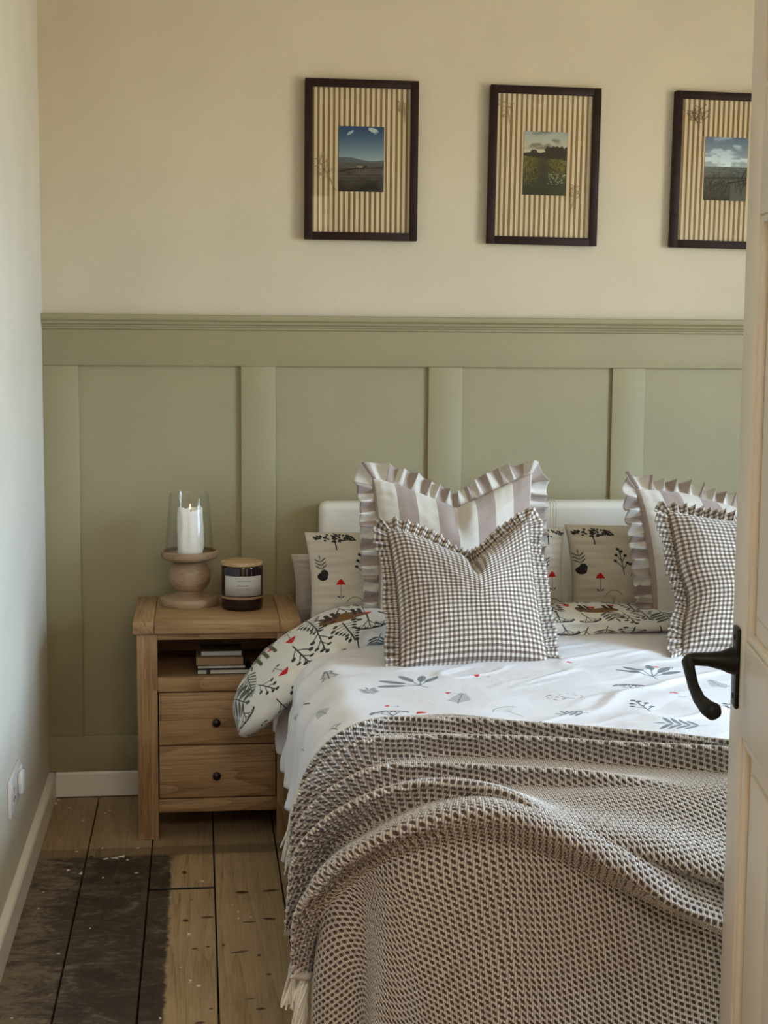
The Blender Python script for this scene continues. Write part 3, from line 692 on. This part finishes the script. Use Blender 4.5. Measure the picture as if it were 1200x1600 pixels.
# ------------------------------------------------------------------ bed
BX0, BX1, BXC = .78, 2.112, 1.446
bed = tag(empty('bed', (BXC, -1.05, 0)), 'double bed with off-white faux leather headboard against the green panelling', 'bed')
def bo(o): o.location = Vector(o.location)-Vector(bed.location); return o
bo(box('bed_base', BX0+.01, BX1-.01, -2.0, -.11, .08, .27, M_base, bed, .02, 4))
for x in (BX0+.08, BX1-.08):
    for y in (-.3, -1.85): bo(lathe('leg', [(0, 0), (.022, 0), (.026, .09), (0, .09)], M_iron, bed, (x, y, 0), 20))
hb = bo(box('headboard', .772, 2.120, -.105, -.022, .12, .863, M_leather, bed, .022, 6))
for dx in (-.008, 0, .009):
    s1 = tubes('stitched_seam', [([(BXC+dx, -.1058, .2), (BXC+dx, -.1062, .6), (BXC+dx, -.1058, .842), (BXC+dx, -.100, .857), (BXC+dx, -.085, .8645), (BXC+dx, -.045, .8645)], .0016)], M_leather, bed); bo(s1)
mt = tag(box('mattress', BX0, BX1, -2.04, -.112, .2705, .50, M_sheet, None, .05, 5), 'white mattress under the printed duvet', 'mattress')

# draped cloth: fabric plane (a, b) mapped over a rounded rectangle
def drape(a, b, fx0, fx1, fy0, fy1, rc, R, flare, z0, sflare=None):
    ca = np.clip(a, fx0+rc, fx1-rc); cb = np.clip(b, fy0+rc, fy1-rc)
    dx, dy = a-ca, b-cb; dist = np.hypot(dx, dy); d = dist-rc
    nx = np.where(dist > 1e-9, dx/np.maximum(dist, 1e-9), 0); ny = np.where(dist > 1e-9, dy/np.maximum(dist, 1e-9), 0)
    dd = np.maximum(d, 0); ang = np.minimum(dd/R, math.pi/2); ex = np.maximum(dd-R*math.pi/2, 0)
    if sflare is not None: flare = flare+(sflare-flare)*np.abs(nx)
    h = R*np.sin(ang)+ex*flare; v = R*(1-np.cos(ang))+ex
    px = np.where(d > 0, ca+nx*(rc+h), a); py = np.where(d > 0, cb+ny*(rc+h), b); pz = z0-v
    cs = np.where(d > 0, np.cos(ang), 1); sn = np.where(d > 0, np.sin(ang), 0)
    N = np.stack([nx*sn, ny*sn, cs], -1)
    return np.stack([px, py, pz], -1), N, d
def grid_faces(ni, nj):
    i, j = np.meshgrid(np.arange(ni-1), np.arange(nj-1), indexing='ij'); k = (i*nj+j).ravel()
    return np.stack([k, k+nj, k+nj+1, k+1], -1)
FX0, FX1, FY0 = .755, 2.14, -2.035
def zcrown(a, b):
    return .575+.016*np.sin(np.clip((a-.75)/1.39, 0, 1)*math.pi)*sstep(-.35, -.9, b)

# duvet
ni, nj = 300, 320
A, B = np.meshgrid(np.linspace(.42, 2.45, ni), np.linspace(-2.2, -.44, nj), indexing='ij')
P_, N_, D_ = drape(A, B, FX0, FX1, FY0, 1.0, .12, .095, .10, zcrown(A, B))
wr = .010*vn(A*5, B*4, 1)+.007*vn(A*11+B*4, B*9, 2)
rid = 1-np.abs(vn(A*3.2+B*2.5+.5*vn(A*3, B*3, 9), B*8-A*6+.7*vn(A*4, B*4, 8), 3))*2
rid2 = 1-np.abs(vn(A*4+B*3, B*11-A*7, 14))*2
wr = wr+.011*np.clip(rid-.72, 0, 1)/.28*np.clip(vn(A*3, B*3, 12)+.35, 0, 1)+.006*np.clip(rid2-.75, 0, 1)/.25*np.clip(vn(A*4, B*3, 22)+.3, 0, 1)
side = sstep(.0, .15, D_)
wr = wr+side*(.014*np.sin(B*38+3*vn(B*4, A*2, 6))+.010*vn(B*14, A*3, 7))
# puffed edge near the turned-back hem on the left
wr = wr-.012*np.exp(-((B+.66)/.16)**2)*sstep(-.05, .12, D_)*(1-sstep(.2, .32, D_))
wr = wr-.035*sstep(-1.70, -1.92, B)-.014*sstep(-1.5, -1.65, B)*side
P_ = P_+N_*wr[..., None]
DV = Canvas(2.2, 1.9, 1000, (.865, .86, .875), .35, -2.3)
CAMP = np.array((.4318, -4.4153, 1.3455))
MOT = [('plant', 742, .145, .1, .83, -1.02)]
dv_list = [(0, .905, -1.175, .125, .5), (1, .960, -1.345, .085, -.3), (2, .820, -1.46, .13, .1), (3, .895, -1.44, .10, .4), (4, 1.075, -1.46, .10, .5),
           (8, 1.19, -1.33, .10, 0), (7, 1.205, -1.47, .06, 1.3), (5, 1.33, -1.48, .08, .1), (2, 1.345, -1.30, .12, -.2), (0, 1.43, -1.16, .12, .0),
           (1, 1.56, -1.27, .10, .15), (3, 1.43, -1.38, .07, .2), (5, 1.52, -1.52, .10, .2), (9, 1.50, -1.09, .08, 1.2), (7, 1.40, -1.62, .09, 1.2), (1, 1.63, -1.42, .09, 1.0),
           (3, .98, -1.27, .05, 1.0), (9, .84, -1.33, .05, .9), (7, .80, -1.22, .05, .2), (1, .69, -1.30, .06, .3), (2, .66, -1.12, .07, .4), (4, .60, -1.28, .08, .2), (6, .72, -1.02, .06, .0),
           (3, 1.07, -1.12, .05, 1.1), (5, .70, -1.45, .07, .3), (0, 1.75, -1.30, .1, .3), (2, 1.85, -1.5, .1, .1), (3, 1.65, -1.15, .07, .9), (4, 1.8, -1.1, .09, 0), (6, 2.0, -1.3, .08, .1), (7, 1.1, -1.6, .1, .4), (1, 1.25, -1.75, .1, .3),
           (1, .60, -1.0, .05, .3), (7, 1.62, -1.58, .07, 1.4), (3, 1.28, -1.05, .05, .2)]
for k, x, y, h, a in dv_list: any_motif(DV, x, y, k, h*(.80 if h > .09 else 1.0), a)
rg = random.Random(21)
for q in range(26): any_motif(DV, rg.uniform(.5, 2.35), rg.uniform(-2.2, -1.75), rg.randrange(10), .09, rg.uniform(-.4, .8))
for q in range(14): any_motif(DV, rg.uniform(1.9, 2.4), rg.uniform(-1.7, -.5), rg.randrange(10), .09, rg.uniform(-.4, .8))
M_duv = print_mat('woodland_print_duvet_cotton', DV, .0016)
uv = np.stack([A, B], -1).reshape(-1, 2)
duvet = mesh_obj('duvet', P_.reshape(-1, 3), grid_faces(ni, nj), M_duv, None, uv)
md = duvet.modifiers.new('thickness', 'SOLIDIFY'); md.thickness = .012; md.offset = -1
tag(duvet, 'white duvet printed with small woodland plants and mushrooms spread over the bed', 'duvet')
# turned-back hem of the duvet: a fat flattened roll with the denser reverse print
FV = Canvas(2.2, .62, 1100, (.86, .85, .83))
rg = random.Random(5)
pal = [6, 1, 5, 2, 3, 6, 7, 5, 2, 9]
for row, yy in enumerate((.02, .105, .195, .30, .40, .50)):
    x = rg.uniform(0, .05)
    while x < 2.15:
        k = pal[rg.randrange(10)]; any_motif(FV, x, yy+rg.uniform(-.015, .015), k, rg.uniform(.075, .105), rg.uniform(-.3, .3), True); x += rg.uniform(.045, .075)
for x0 in (.98, 1.02, 1.06): pass
def bear(c, x, y, s, flip=1):        # brown woodland animal
    c.ell(x, y+s*.30, s*.55, s*.20, .12*flip, BR); c.ell(x+flip*s*.48, y+s*.22, s*.19, s*.16, 0, (.40, .27, .13))
    c.ell(x+flip*s*.38, y+s*.38, s*.06, s*.06, 0, (.25, .15, .08)); c.ell(x+flip*s*.58, y+s*.38, s*.06, s*.06, 0, (.25, .15, .08))
    c.ell(x+flip*s*.50, y+s*.16, s*.05, s*.035, 0, (.1, .06, .04))
    for u in (-.4, -.25, .25, .4): c.line((x+u*s, y+s*.2), (x+u*s*1.05, y-s*.05), s*.1, (.16, .10, .06))
st_pts = [((2.30, -.545, .600), (0, .125, 0), .030), ((1.80, -.545, .606), (0, .13, 0), .034), ((1.30, -.545, .604), (0, .135, 0), .034), ((.95, -.55, .602), (0, .135, 0), .036),
          ((.85, -.565, .604), (-.005, .150, 0), .044), ((.775, -.59, .588), (-.015, .155, .0), .054), ((.700, -.61, .545), (-.02, .155, .0), .060), ((.635, -.625, .490), (-.02, .150, .0), .062),
          ((.585, -.635, .435), (-.02, .135, 0), .058), ((.552, -.64, .388), (-.015, .105, 0), .044), ((.538, -.645, .352), (0, .06, 0), .024), ((.534, -.645, .338), (0, .02, 0), .006)]
cc = np.array([s[0] for s in st_pts]); ww = np.array([s[1] for s in st_pts]); tt = np.array([s[2] for s in st_pts])
seg = np.concatenate([[0], np.cumsum(np.linalg.norm(np.diff(cc, axis=0), axis=1))]); NS, NC = 240, 56
t = np.linspace(0, seg[-1], NS)
ci = lambda arr: np.stack([np.interp(t, seg, arr[:, k]) for k in range(arr.shape[1])], -1)
def sm1(x, k=9):
    ker = np.ones(k)/k; return np.stack([np.convolve(np.pad(x[:, q], (k//2, k//2), 'edge'), ker, 'valid') for q in range(x.shape[1])], -1)
C_ = sm1(ci(cc)); W_ = sm1(ci(ww)); T_ = .88*sm1(np.interp(t, seg, tt)[:, None])[:, 0]
tan = np.gradient(C_, axis=0); tan /= np.linalg.norm(tan, axis=1)[:, None]
Wn = W_/np.linalg.norm(W_, axis=1)[:, None]; Nn = np.cross(tan, Wn); Nn *= np.where(Nn[:, 2] < 0, -1, 1)[:, None]
FS, FC = np.meshgrid(np.arange(NS), np.arange(NC), indexing='ij'); th = FC/NC*2*math.pi
co, si = np.cos(th), np.sin(th)
cp = np.sign(co)*np.abs(co)**.8; sp = np.sign(si)*np.abs(si)**.75
lump = 1+.10*np.abs(vn(t[FS]*30, th*1.5, 14))*sstep(1.2, 1.5, t[FS])+.16*vn(t[FS]*11, np.sin(th)*2+3, 4)+.10*vn(t[FS]*26, np.cos(th)*2+9, 5)
crease = 1-.12*np.exp(-((th-2.2+.8*vn(t[FS]*8, t[FS]*0, 3))/.22)**2)*sstep(1.3, 1.6, t[FS])-.28*np.exp(-((th-4.4)/.35)**2)*sstep(1.3, 1.6, t[FS])
VP = C_[FS]+W_[FS]*(cp*lump)[..., None]+Nn[FS]*(T_[FS]*sp*lump*crease)[..., None]
vs = VP.reshape(-1, 3); fs = []
for i in range(NS-1):
    for k in range(NC): fs.append((i*NC+k, (i+1)*NC+k, (i+1)*NC+(k+1) % NC, i*NC+(k+1) % NC))
fs.append(tuple(range(NC))); fs.append(tuple(range((NS-1)*NC, NS*NC))[::-1])
uvf = np.stack([t[FS], FC/NC*.62], -1).reshape(-1, 2)
# animals where the roll shows between the cushions
for sx in (1.50, .84, .30): bear(FV, sx, .150, .095)
for k in (0, 1, 2): FV.line((1.685+k*.022, .06), (1.68+k*.022, .15), .009, OL)
M_fold = print_mat('dense_woodland_print_reverse_cotton', FV, .0012)
fold = mesh_obj('turned_back_hem', vs, fs, M_fold, duvet, uvf)
fold['label'] = 'turned-back duvet hem with denser darker woodland print'

# ------------------------------------------------------------------ knitted throw
ZT = .59
def sinterp(a, xs, ys):
    g = np.linspace(.2, 2.7, 1251); v = np.interp(g, xs, ys); k = np.hanning(61); k /= k.sum()
    return np.interp(a, g, np.convolve(np.pad(v, 30, 'edge'), k, 'valid'))
def bfar(a): return sinterp(a, [.40, .55, .65, .72, .79, .92, 1.106, 1.368, 1.9, 2.5], [-1.38, -1.42, -1.48, -1.52, -1.49, -1.50, -1.636, -1.835, -2.08, -2.2])
nj = 640
sj = np.linspace(0, 1, nj); acol = np.concatenate([np.linspace(.455, 1.50, 900), np.linspace(1.51, 2.45, 110)]); ni = len(acol)
AI, SJ = np.meshgrid(acol, sj, indexing='ij')
lft = np.clip(1-(AI-.455)/.3, 0, 1)             # the hem on the left hangs shorter towards the head
AI = AI+lft*(.085*(1-sstep(0, .75, SJ))-.13*sstep(.5, .9, SJ)+.01+.018*vn(SJ*9, SJ*0, 31))
bf = bfar(AI); bend = -2.50
BJ = bf+(bend-bf)*SJ
Pt, Nt, Dt = drape(AI, BJ, FX0, FX1, FY0, 1.0, .14, .100, .14, zcrown(AI, BJ)+.0, .0)
# ridges given by fabric-plane polylines b(a): pairs (a, b), height
RID = [([.45, .62, .728, .777, .94, 1.086, 1.345, 2.4], [-1.60, -1.61, -1.62, -1.59, -1.63, -1.71, -1.885, -2.25], .026, .014, 9),
       ([.45, .62, .756, .867, 1.055, 1.318, 2.4], [-1.745, -1.755, -1.77, -1.775, -1.84, -1.96, -2.32], .032, .014, 9),
       ([.45, .62, .736, .843, 1.02, 1.3, 2.4], [-1.885, -1.895, -1.915, -1.93, -1.985, -2.06, -2.4], .026, .013, 1.0),
       ([.45, .62, .726, .825, .916, .98, 1.25, 2.4], [-1.955, -1.975, -2.0, -2.025, -2.07, -2.12, -2.18, -2.34], .032, .013, 9),
       ([.45, .60, .71, .88, .96, 1.1, 1.25, 2.4], [-2.05, -2.06, -2.075, -2.095, -2.12, -2.175, -2.25, -2.5], .034, .016, 9)]
hh = .018+.004*vn(AI*6, BJ*6, 41)
sidew = sstep(-.03, .12, Dt)*sstep(1.0, .7, AI)
hsum = np.zeros_like(AI)
for k, (ra, rb, am, wd, fa) in enumerate(RID):
    rbv = sinterp(AI, ra, rb)+.006*vn(AI*5, AI*0+k, 50+k)
    dl = BJ-rbv                                  # >0 : head side
    amp = am*(1.30+.75*sidew)*(.95+.3*vn(AI*3, AI*0+k*3.1, 70+k))*(1-sstep(fa, fa+.25, AI))
    hsum = np.maximum(hsum, amp*np.where(dl > 0, np.exp(-(dl/(wd*(2.6-1.1*sidew)))**2), np.exp(-(dl/wd)**2)))
hh = hh*(1-.75*sidew)+hsum-.012*sidew
# soft lengthwise undulation on the foot hang and the flared corner
foot = sstep(.03, .25, Dt)*sstep(.62, .9, AI)
hh = hh+foot*(.012*vn(AI*4, BJ*3, 44)+.006*vn(AI*9, BJ*4, 45))
ca = np.clip(AI, FX0+.14, FX1-.14); cb = np.clip(BJ, FY0+.14, 1.0); th_ = np.arctan2(AI-ca, BJ-cb)
corner = sstep(.05, .35, Dt)*np.exp(-((np.abs(th_)-2.36)/.5)**2)
hh = hh+corner*(.03+.03*np.sin(th_*11))*1.0
Pt[..., 0] -= .050*sstep(-1.65, -2.15, Pt[..., 1])*sstep(0, .15, Dt)*sstep(.95, .75, AI)
base_P = Pt+Nt*hh[..., None]; base_P[..., 1] -= .62*hsum      # crests roll over towards the foot
LJ = np.concatenate([np.zeros((ni, 1)), np.cumsum(np.linalg.norm(np.diff(base_P, axis=1), axis=2), axis=1)], 1)
ra_ = math.radians(-27); wu = AI+.008*vn(AI*5, BJ*5, 61); wv_ = sinterp(AI, [.4, 1, 2.5], [-1.4, -1.55, -2.2])-LJ+.008*vn(AI*5, BJ*5, 62)
ua = wu*math.cos(ra_)+wv_*math.sin(ra_); ub = -wu*math.sin(ra_)+wv_*math.cos(ra_)
du_ = np.gradient(base_P, axis=0); dv_ = np.gradient(base_P, axis=1); NN = np.cross(du_, dv_); NN /= np.maximum(np.linalg.norm(NN, axis=2), 1e-12)[..., None]
NN *= np.where((NN*Nt).sum(2) < 0, -1, 1)[..., None]
Pt = base_P+NN*(.0048*knit_height(ua, ub)*(1-sstep(1.44, 1.50, AI)))[..., None]
throw = mesh_obj('knitted_throw', Pt.reshape(-1, 3), grid_faces(ni, nj)[:, ::-1], M_knit, None, np.stack([ua, ub], -1).reshape(-1, 2))
edge = np.concatenate([base_P[::-1, 0][::6], base_P[0, ::6]])-np.array((0, 0, .003))
tubes('knitted_hem', [([tuple(p) for p in edge], .0065)], M_knit, throw, 8)
tag(throw, 'chunky taupe and cream knitted throw gathered in folds over the foot of the bed', 'throw')
# tassels along the left hem
def tassel(p, L, spread, sd, lean=0.0):
    r = random.Random(sd); p = Vector(p); lst = []
    for k in range(36):
        a = r.uniform(0, 6.28); q = r.uniform(0, 1)**.5; dx, dy = math.cos(a)*q, math.sin(a)*q; l = L*r.uniform(.8, 1.08); ph = r.uniform(0, 6.28)
        pts = []
        for s in range(7):
            u = s/6; fl = .25+.75*u**.7
            pts.append(p+Vector((dx*spread*fl*.6+lean*u+.004*math.sin(ph+u*5), dy*spread*fl+.004*math.cos(ph+u*4), -l*u)))
        lst.append((pts, [.0029*(1-.35*s/6) for s in range(7)]))
    lst.append(([p+Vector((.004, 0, .012)), p+Vector((0, 0, .002)), p+Vector((0, 0, -.010))], [.008, .0095, .007]))
    tubes('tassel', lst, M_tassel, throw, 5)
hem = Pt[0]; hb_ = BJ[0]
def hem_at(b):
    k = int(np.argmin(np.abs(hb_-b))); return hem[k]
for i, (b, L, sp_, ln) in enumerate([(-1.44, .13, .030, -.022), (-1.49, .14, .032, -.022), (-1.54, .13, .026, -.015), (-1.80, .10, .024, -.026), (-1.84, .085, .018, -.020), (-2.02, .11, .026, -.020), (-2.09, .10, .02, -.015)]):
    h_ = hem_at(b); tassel((h_[0]-.026, h_[1], h_[2]+.012), L, sp_, 30+i, ln)

# ------------------------------------------------------------------ cushions and pillows
def cushion(name, w, h, th, m, parent=None, N=72, du=0., dd=0., dw=.8, waist=0., seed=1, wrk=.004, uvs=(0, 0), lean=0., sq=.06, base_flat=.0, tl=0, trr=0):
    q = np.sin(np.linspace(-1, 1, N)*math.pi/2); U, V = np.meshgrid(q, q, indexing='ij')
    X = w/2*U*(1-sq*(1-V*V))*(1-waist*np.exp(-((V+.25)/.3)**2)*(U < 0)); Y = h/2*V*(1-sq*.8*(1-U*U))
    e = np.abs(U-du)/dw; D = dd*np.maximum(0, 1-e)**1.25
    top_ = sstep(-.5, 1, V); Y = Y-D*top_
    Y = Y+tl*np.clip(-U, 0, 1)**2*top_+trr*np.clip(U, 0, 1)**2*top_
    T = th/2*(np.maximum(0, (1-U**2))*np.maximum(0, (1-V**2)))**.42
    T = T*(1+.25*np.exp(-((U-du)/.5)**2)*sstep(-.6, .5, V)*(dd > 0))
    if dd > 0:
        T = T*(1-.42*np.exp(-((U-du+.05*(1-V))/.07)**2)*sstep(.35, .95, V))
        T = T*(1+.14*np.exp(-((U-du-.16)/.08)**2)*sstep(.4, .9, V)+.14*np.exp(-((U-du+.18)/.08)**2)*sstep(.4, .9, V))
    fold_ = np.minimum(1, (1-np.maximum(np.abs(U), np.abs(V)))*6)
    wv = wrk*(vn(U*3+seed, V*3, seed)+.6*(1-2*np.abs(vn(U*4+V*2, V*4-U*2, seed+3))*2)*.6)*fold_
    pk = wrk*.9*np.sin(U*46+2*vn(U*5, V, seed))*np.exp(-((1-np.abs(V))/.10))*fold_+wrk*.9*np.sin(V*46)*np.exp(-((1-np.abs(U))/.10))*fold_
    F = np.stack([X, Y, T+wv+pk], -1); Bk = np.stack([X, Y, -T*.75], -1)
    F[..., 1] += h/2; Bk[..., 1] += h/2
    uv = np.stack([U*w/2+uvs[0], V*h/2+uvs[1]], -1).reshape(-1, 2)
    ff = grid_faces(N, N); fb = grid_faces(N, N)[:, ::-1]+N*N
    vs = np.concatenate([F.reshape(-1, 3), Bk.reshape(-1, 3)]); uv2 = np.concatenate([uv, uv])
    o = mesh_obj(name, vs, np.concatenate([ff, fb]), m, parent, uv2)
    bm = bmesh.new(); bm.from_mesh(o.data); bmesh.ops.remove_doubles(bm, verts=bm.verts, dist=.00005); bm.to_mesh(o.data); bm.free()
    for p in o.data.polygons: p.use_smooth = True
    rim = np.concatenate([F[:, -1], F[-1, ::-1][1:], F[::-1, 0][1:], F[0, 1:-1]]); rim[:, 2] = 0
    return o, rim
def ruffle(rim, wid, m, parent, wave=.026, amp=.011, seed=1, uvk=1.0, M=1500, rows=8, gath=1.8):
    P = np.concatenate([rim, rim[:1]]); s = np.concatenate([[0], np.cumsum(np.linalg.norm(np.diff(P, axis=0), axis=1))]); L = s[-1]
    q = np.linspace(0, L, M, endpoint=False); R = np.stack([np.interp(q, s, P[:, k]) for k in range(3)], -1)
    k = int(M*.03/L*1.2)*2+1; Pd = np.concatenate([R[-k:], R, R[:k]]); ker = np.hanning(2*k+1); ker /= ker.sum()
    Sx = np.stack([np.convolve(Pd[:, c], ker, 'valid') for c in range(3)], -1)[:M]
    tn = np.roll(Sx, -3, 0)-np.roll(Sx, 3, 0); tn /= np.linalg.norm(tn, axis=1)[:, None]
    out = np.cross(tn, np.array((0, 0, 1.))); c0 = P.mean(0)
    if ((out*(R-c0)).sum(1) < 0).mean() > .5: out = -out
    nw = round(L/wave); ph = q/L*nw*2*math.pi+2.4*vn(q*22, q*0, seed)
    # keep the phase noise periodic near the joint
    bl = np.clip((L-q)/.1, 0, 1); ph = q/L*nw*2*math.pi+2.4*vn(q*22, q*0, seed)*np.minimum(bl, np.clip(q/.1, 0, 1))
    am = amp*(1+.9*vn(q*14, q*0, seed+1)); wd = wid*(1+.35*vn(q*18, q*0, seed+2)); tw = .011*vn(q*9, q*0, seed+5)
    V = []; UV = []
    for r_i in range(rows+1):
        r = r_i/rows
        off = out*(wd*(r-.04))[:, None]+np.array((0, 0, 1.))*(am*r**.6*np.sin(ph+.6*r)+am*.15*r*np.sin(2*ph+1)+tw*r)[:, None]+tn*(am*.28*r**.8*np.cos(ph))[:, None]
        V.append(R+off); UV.append(np.stack([q*gath, np.full(M, r*wid)], -1))
    V = np.array(V); UV = np.array(UV); fs = []
    for a in range(rows):
        i = np.arange(M); j = (i+1) % M; fs.append(np.stack([a*M+i, a*M+j, (a+1)*M+j, (a+1)*M+i], -1))
    o = mesh_obj('ruffle', V.reshape(-1, 3), np.concatenate(fs), m, parent, UV.reshape(-1, 2))
    md = o.modifiers.new('thickness', 'SOLIDIFY'); md.thickness = .0012
    return o
def stand(o, loc, tilt, yaw_, rollz=0):
    """local x right, y up, z front; base at origin"""
    Rm = Matrix.Rotation(yaw_, 4, 'Z') @ Matrix.Rotation(math.radians(90)-tilt, 4, 'X') @ Matrix.Rotation(rollz, 4, 'Z')
    o.matrix_world = Matrix.Translation(loc) @ Rm
# printed pillowcases
def pillow_canvas(sd):
    c = Canvas(.80, .54, 1400, (.80, .765, .71), -.40, -.27)
    for bx in (-.36, .08):
        c.canopy(bx+.075, .138, .11, 0, DK, n=70); c.leafy(bx+.030, .045, .040, .1, GR, 3); c.ell(bx+.030, .032, .014, .011, 0, (.16, .12, .12)); c.ell(bx+.036, .040, .010, .011, .5, DK)
        c.shroom(bx+.078, -.028, .050, 0, RED, DK); c.berries(bx+.145, .020, .065, .1, DK); c.coral(bx+.165, .015, .045, -.3, DK, dep=2)
        c.umbel(bx+.118, -.085, .062, .05, OL); c.bush(bx+.12, -.135, .065, 0, DK)
    c.canopy(-.03, .138, .11, 0, DK); c.fern(-.05, -.02, .06, 0, GR); c.bush(-.12, -.14, .07, .2, DK); c.umbel(-.08, .03, .07, 0, OL)
    c.canopy(.31, .138, .1, 0, DK); c.leafy(.30, .035, .04, 0, GR, 3); c.shroom(.325, -.02, .05, 0, RED, DK); c.coral(.27, -.10, .06, 0, DK); c.umbel(.325, -.12, .08, 0, OL)
    return c
M_pil = print_mat('woodland_print_pillowcase_cotton', pillow_canvas(1), .0014)
G_p = 'woodland printed pillows'
p1, rim = cushion('pillow', .72, .308, .17, M_pil, N=64, seed=3, wrk=.015, sq=.045, dd=.012, du=.1, dw=.5)
stand(p1, (1.078, -.345, .506), math.radians(10), 0, .012)
tag(p1, 'woodland-printed pillow behind the left pair of ruffled cushions', 'pillow', G_p)
p2, rim = cushion('pillow', .70, .320, .17, M_pil, N=64, seed=8, wrk=.015, sq=.055, dd=.0, du=.1, dw=.5)
stand(p2, (1.783, -.345, .506), math.radians(10), 0)
tag(p2, 'woodland-printed pillow behind the right pair of ruffled cushions', 'pillow', G_p)
pb, rim = cushion('pillow', .60, .225, .09, M_beige, N=48, seed=5, wrk=.010, sq=.05)
stand(pb, (.985, -.162, .502), math.radians(0), 0, 0)
tag(pb, 'plain pinkish beige pillow with its corner peeking out beside the headboard', 'pillow')
# ruffled cushions
def ruffled(kind, loc, tilt, yaw_, rollz, label, seed, du, dd, waist, tl, tr, w_=.35, h_=.375):
    m = M_strp if kind == 's' else M_ging
    t = tag(empty('striped_cushion' if kind == 's' else 'gingham_cushion'), label, 'cushion', 'striped ruffled cushions' if kind == 's' else 'gingham ruffled cushions')
    body, rim = cushion('cushion_cover', w_, h_, .15 if kind == 's' else .17, m, t, 90, du, dd, .95, waist, seed, .005, (.026 if kind == 's' else 0, 0), tl=tl, trr=tr)
    if kind == 's': ruffle(rim, .044, m, t, .034, .017, seed, 1, M=2400, gath=2.2)
    else: ruffle(rim, .034, m, t, .020, .009, seed, 1, M=2200, gath=2.0)
    stand(t, loc, tilt, yaw_, rollz); return t
ruffled('s', (1.092, -.565, .566), math.radians(16), 0, .0, 'taupe and cream striped ruffled cushion with deep dent, upright at the left of the bed', 11, .03, .070, 0, .0, .012, .425, .415)
ruffled('s', (1.815, -.575, .566), math.radians(22), math.radians(6), .0, 'taupe and cream striped ruffled cushion at the right, beside the open door', 12, .50, .060, 0, .01, 0, .430, .390)
ruffled('g', (1.062, -.985, .578), math.radians(35), 0, .02, 'brown gingham ruffled cushion with V-shaped dent in front of the left striped one', 13, .10, .095, 0, .0, .026, .35, .362)
ruffled('g', (1.740, -.945, .580), math.radians(35), math.radians(5), -.11, 'brown gingham ruffled cushion at the right, half hidden by the door handle', 14, .80, .060, .10, .012, 0, .35, .37)

# ------------------------------------------------------------------ door, opened into the room
E_ = Vector((1.1975, -2.3, 0)); H_ = Vector((1.0545, -3.036, 0)); DW = (H_-E_).length
door = tag(empty('door_1', E_), kind='structure')
dv = (H_-E_).normalized(); nv = Vector((dv.y, -dv.x, 0))        # nv points to the face we see (left)
if nv.x > 0: nv = -nv
def dbox(name, u0, u1, z0, z1, d0, d1, m=M_door, parent=door, bev=.002):
    """u along door from free edge, d out of the visible face"""
    bm = bmesh.new(); add_box(bm, u0, u1, d0, d1, z0, z1, bev)
    Mx = Matrix(((dv.x, nv.x, 0, 0), (dv.y, nv.y, 0, 0), (0, 0, 1, 0), (0, 0, 0, 1)))
    bmesh.ops.transform(bm, matrix=Mx, verts=bm.verts)
    if Mx.determinant() < 0: bmesh.ops.reverse_faces(bm, faces=bm.faces)
    return bm_obj(name, bm, m, parent)
ZB, ZTp = .008, 1.985
sw = .104; mid = DW/2
rails = [(ZB, .20), (.79, .925), (1.505, 1.605), (1.86, ZTp)]
dbox('stile', 0, sw, ZB, ZTp, -.04, 0); dbox('stile', DW-sw, DW, ZB, ZTp, -.04, 0)
for z0, z1 in rails: dbox('rail', sw, DW-sw, z0, z1, -.04, -.0004)
for z0, z1 in ((.20, .79), (.925, 1.505), (1.605, 1.86)):
    dbox('muntin', mid-.045, mid+.045, z0, z1, -.04, -.0004)
    for u0, u1 in ((sw, mid-.045), (mid+.045, DW-sw)):
        pnl = dbox('panel', u0, u1, z0, z1, -.027, -.013, bev=0)
        for a0, a1, b0, b1 in ((u0, u0+.012, z0, z1), (u1-.012, u1, z0, z1), (u0+.012, u1-.012, z0, z0+.012), (u0+.012, u1-.012, z1-.012, z1)):
            dbox('moulding', a0, a1, b0, b1, -.014, -.003, parent=pnl, bev=.004)
        dbox('raised_field', u0+.04, u1-.04, z0+.04, z1-.04, -.014, -.008, parent=pnl, bev=.005)
# iron lever handle on the lock rail
def dp(u, d, z): return Vector((dv.x*u+nv.x*d, dv.y*u+nv.y*d, z))
hd = empty('door_handle'); hd.parent = door
bp = dbox('back_plate', .040, .078, .822, .937, 0, .006, M_iron, hd, .003)
ZH = .888
lst = [([dp(.059, .004, ZH), dp(.059, .012, ZH), dp(.059, .024, ZH), dp(.059, .042, ZH+.001), dp(.059, .062, ZH+.001), dp(.061, .070, ZH)], [.021, .0185, .0135, .0100, .0092, .0088])]
tubes('neck', lst, M_iron, hd, 20)
lv = [dp(.056, .070, ZH+.001), dp(.066, .071, ZH-.001), dp(.082, .070, ZH-.012), dp(.100, .067, ZH-.028), dp(.120, .061, ZH-.042), dp(.138, .052, ZH-.050), dp(.150, .045, ZH-.052), dp(.156, .042, ZH-.052)]
tubes('lever', [(lv, [.0060, .0090, .0080, .0076, .0086, .0112, .0125, .0080])], M_iron, hd, 20)
for z in (.838, .922):
    s_ = lathe('screw', [(0, 0), (.0045, 0), (.004, .0015), (0, .002)], M_knob, hd, n=16)
    s_.matrix_local = Matrix.Translation(dp(.059, .006, z)) @ nv.to_track_quat('Z', 'Y').to_matrix().to_4x4()
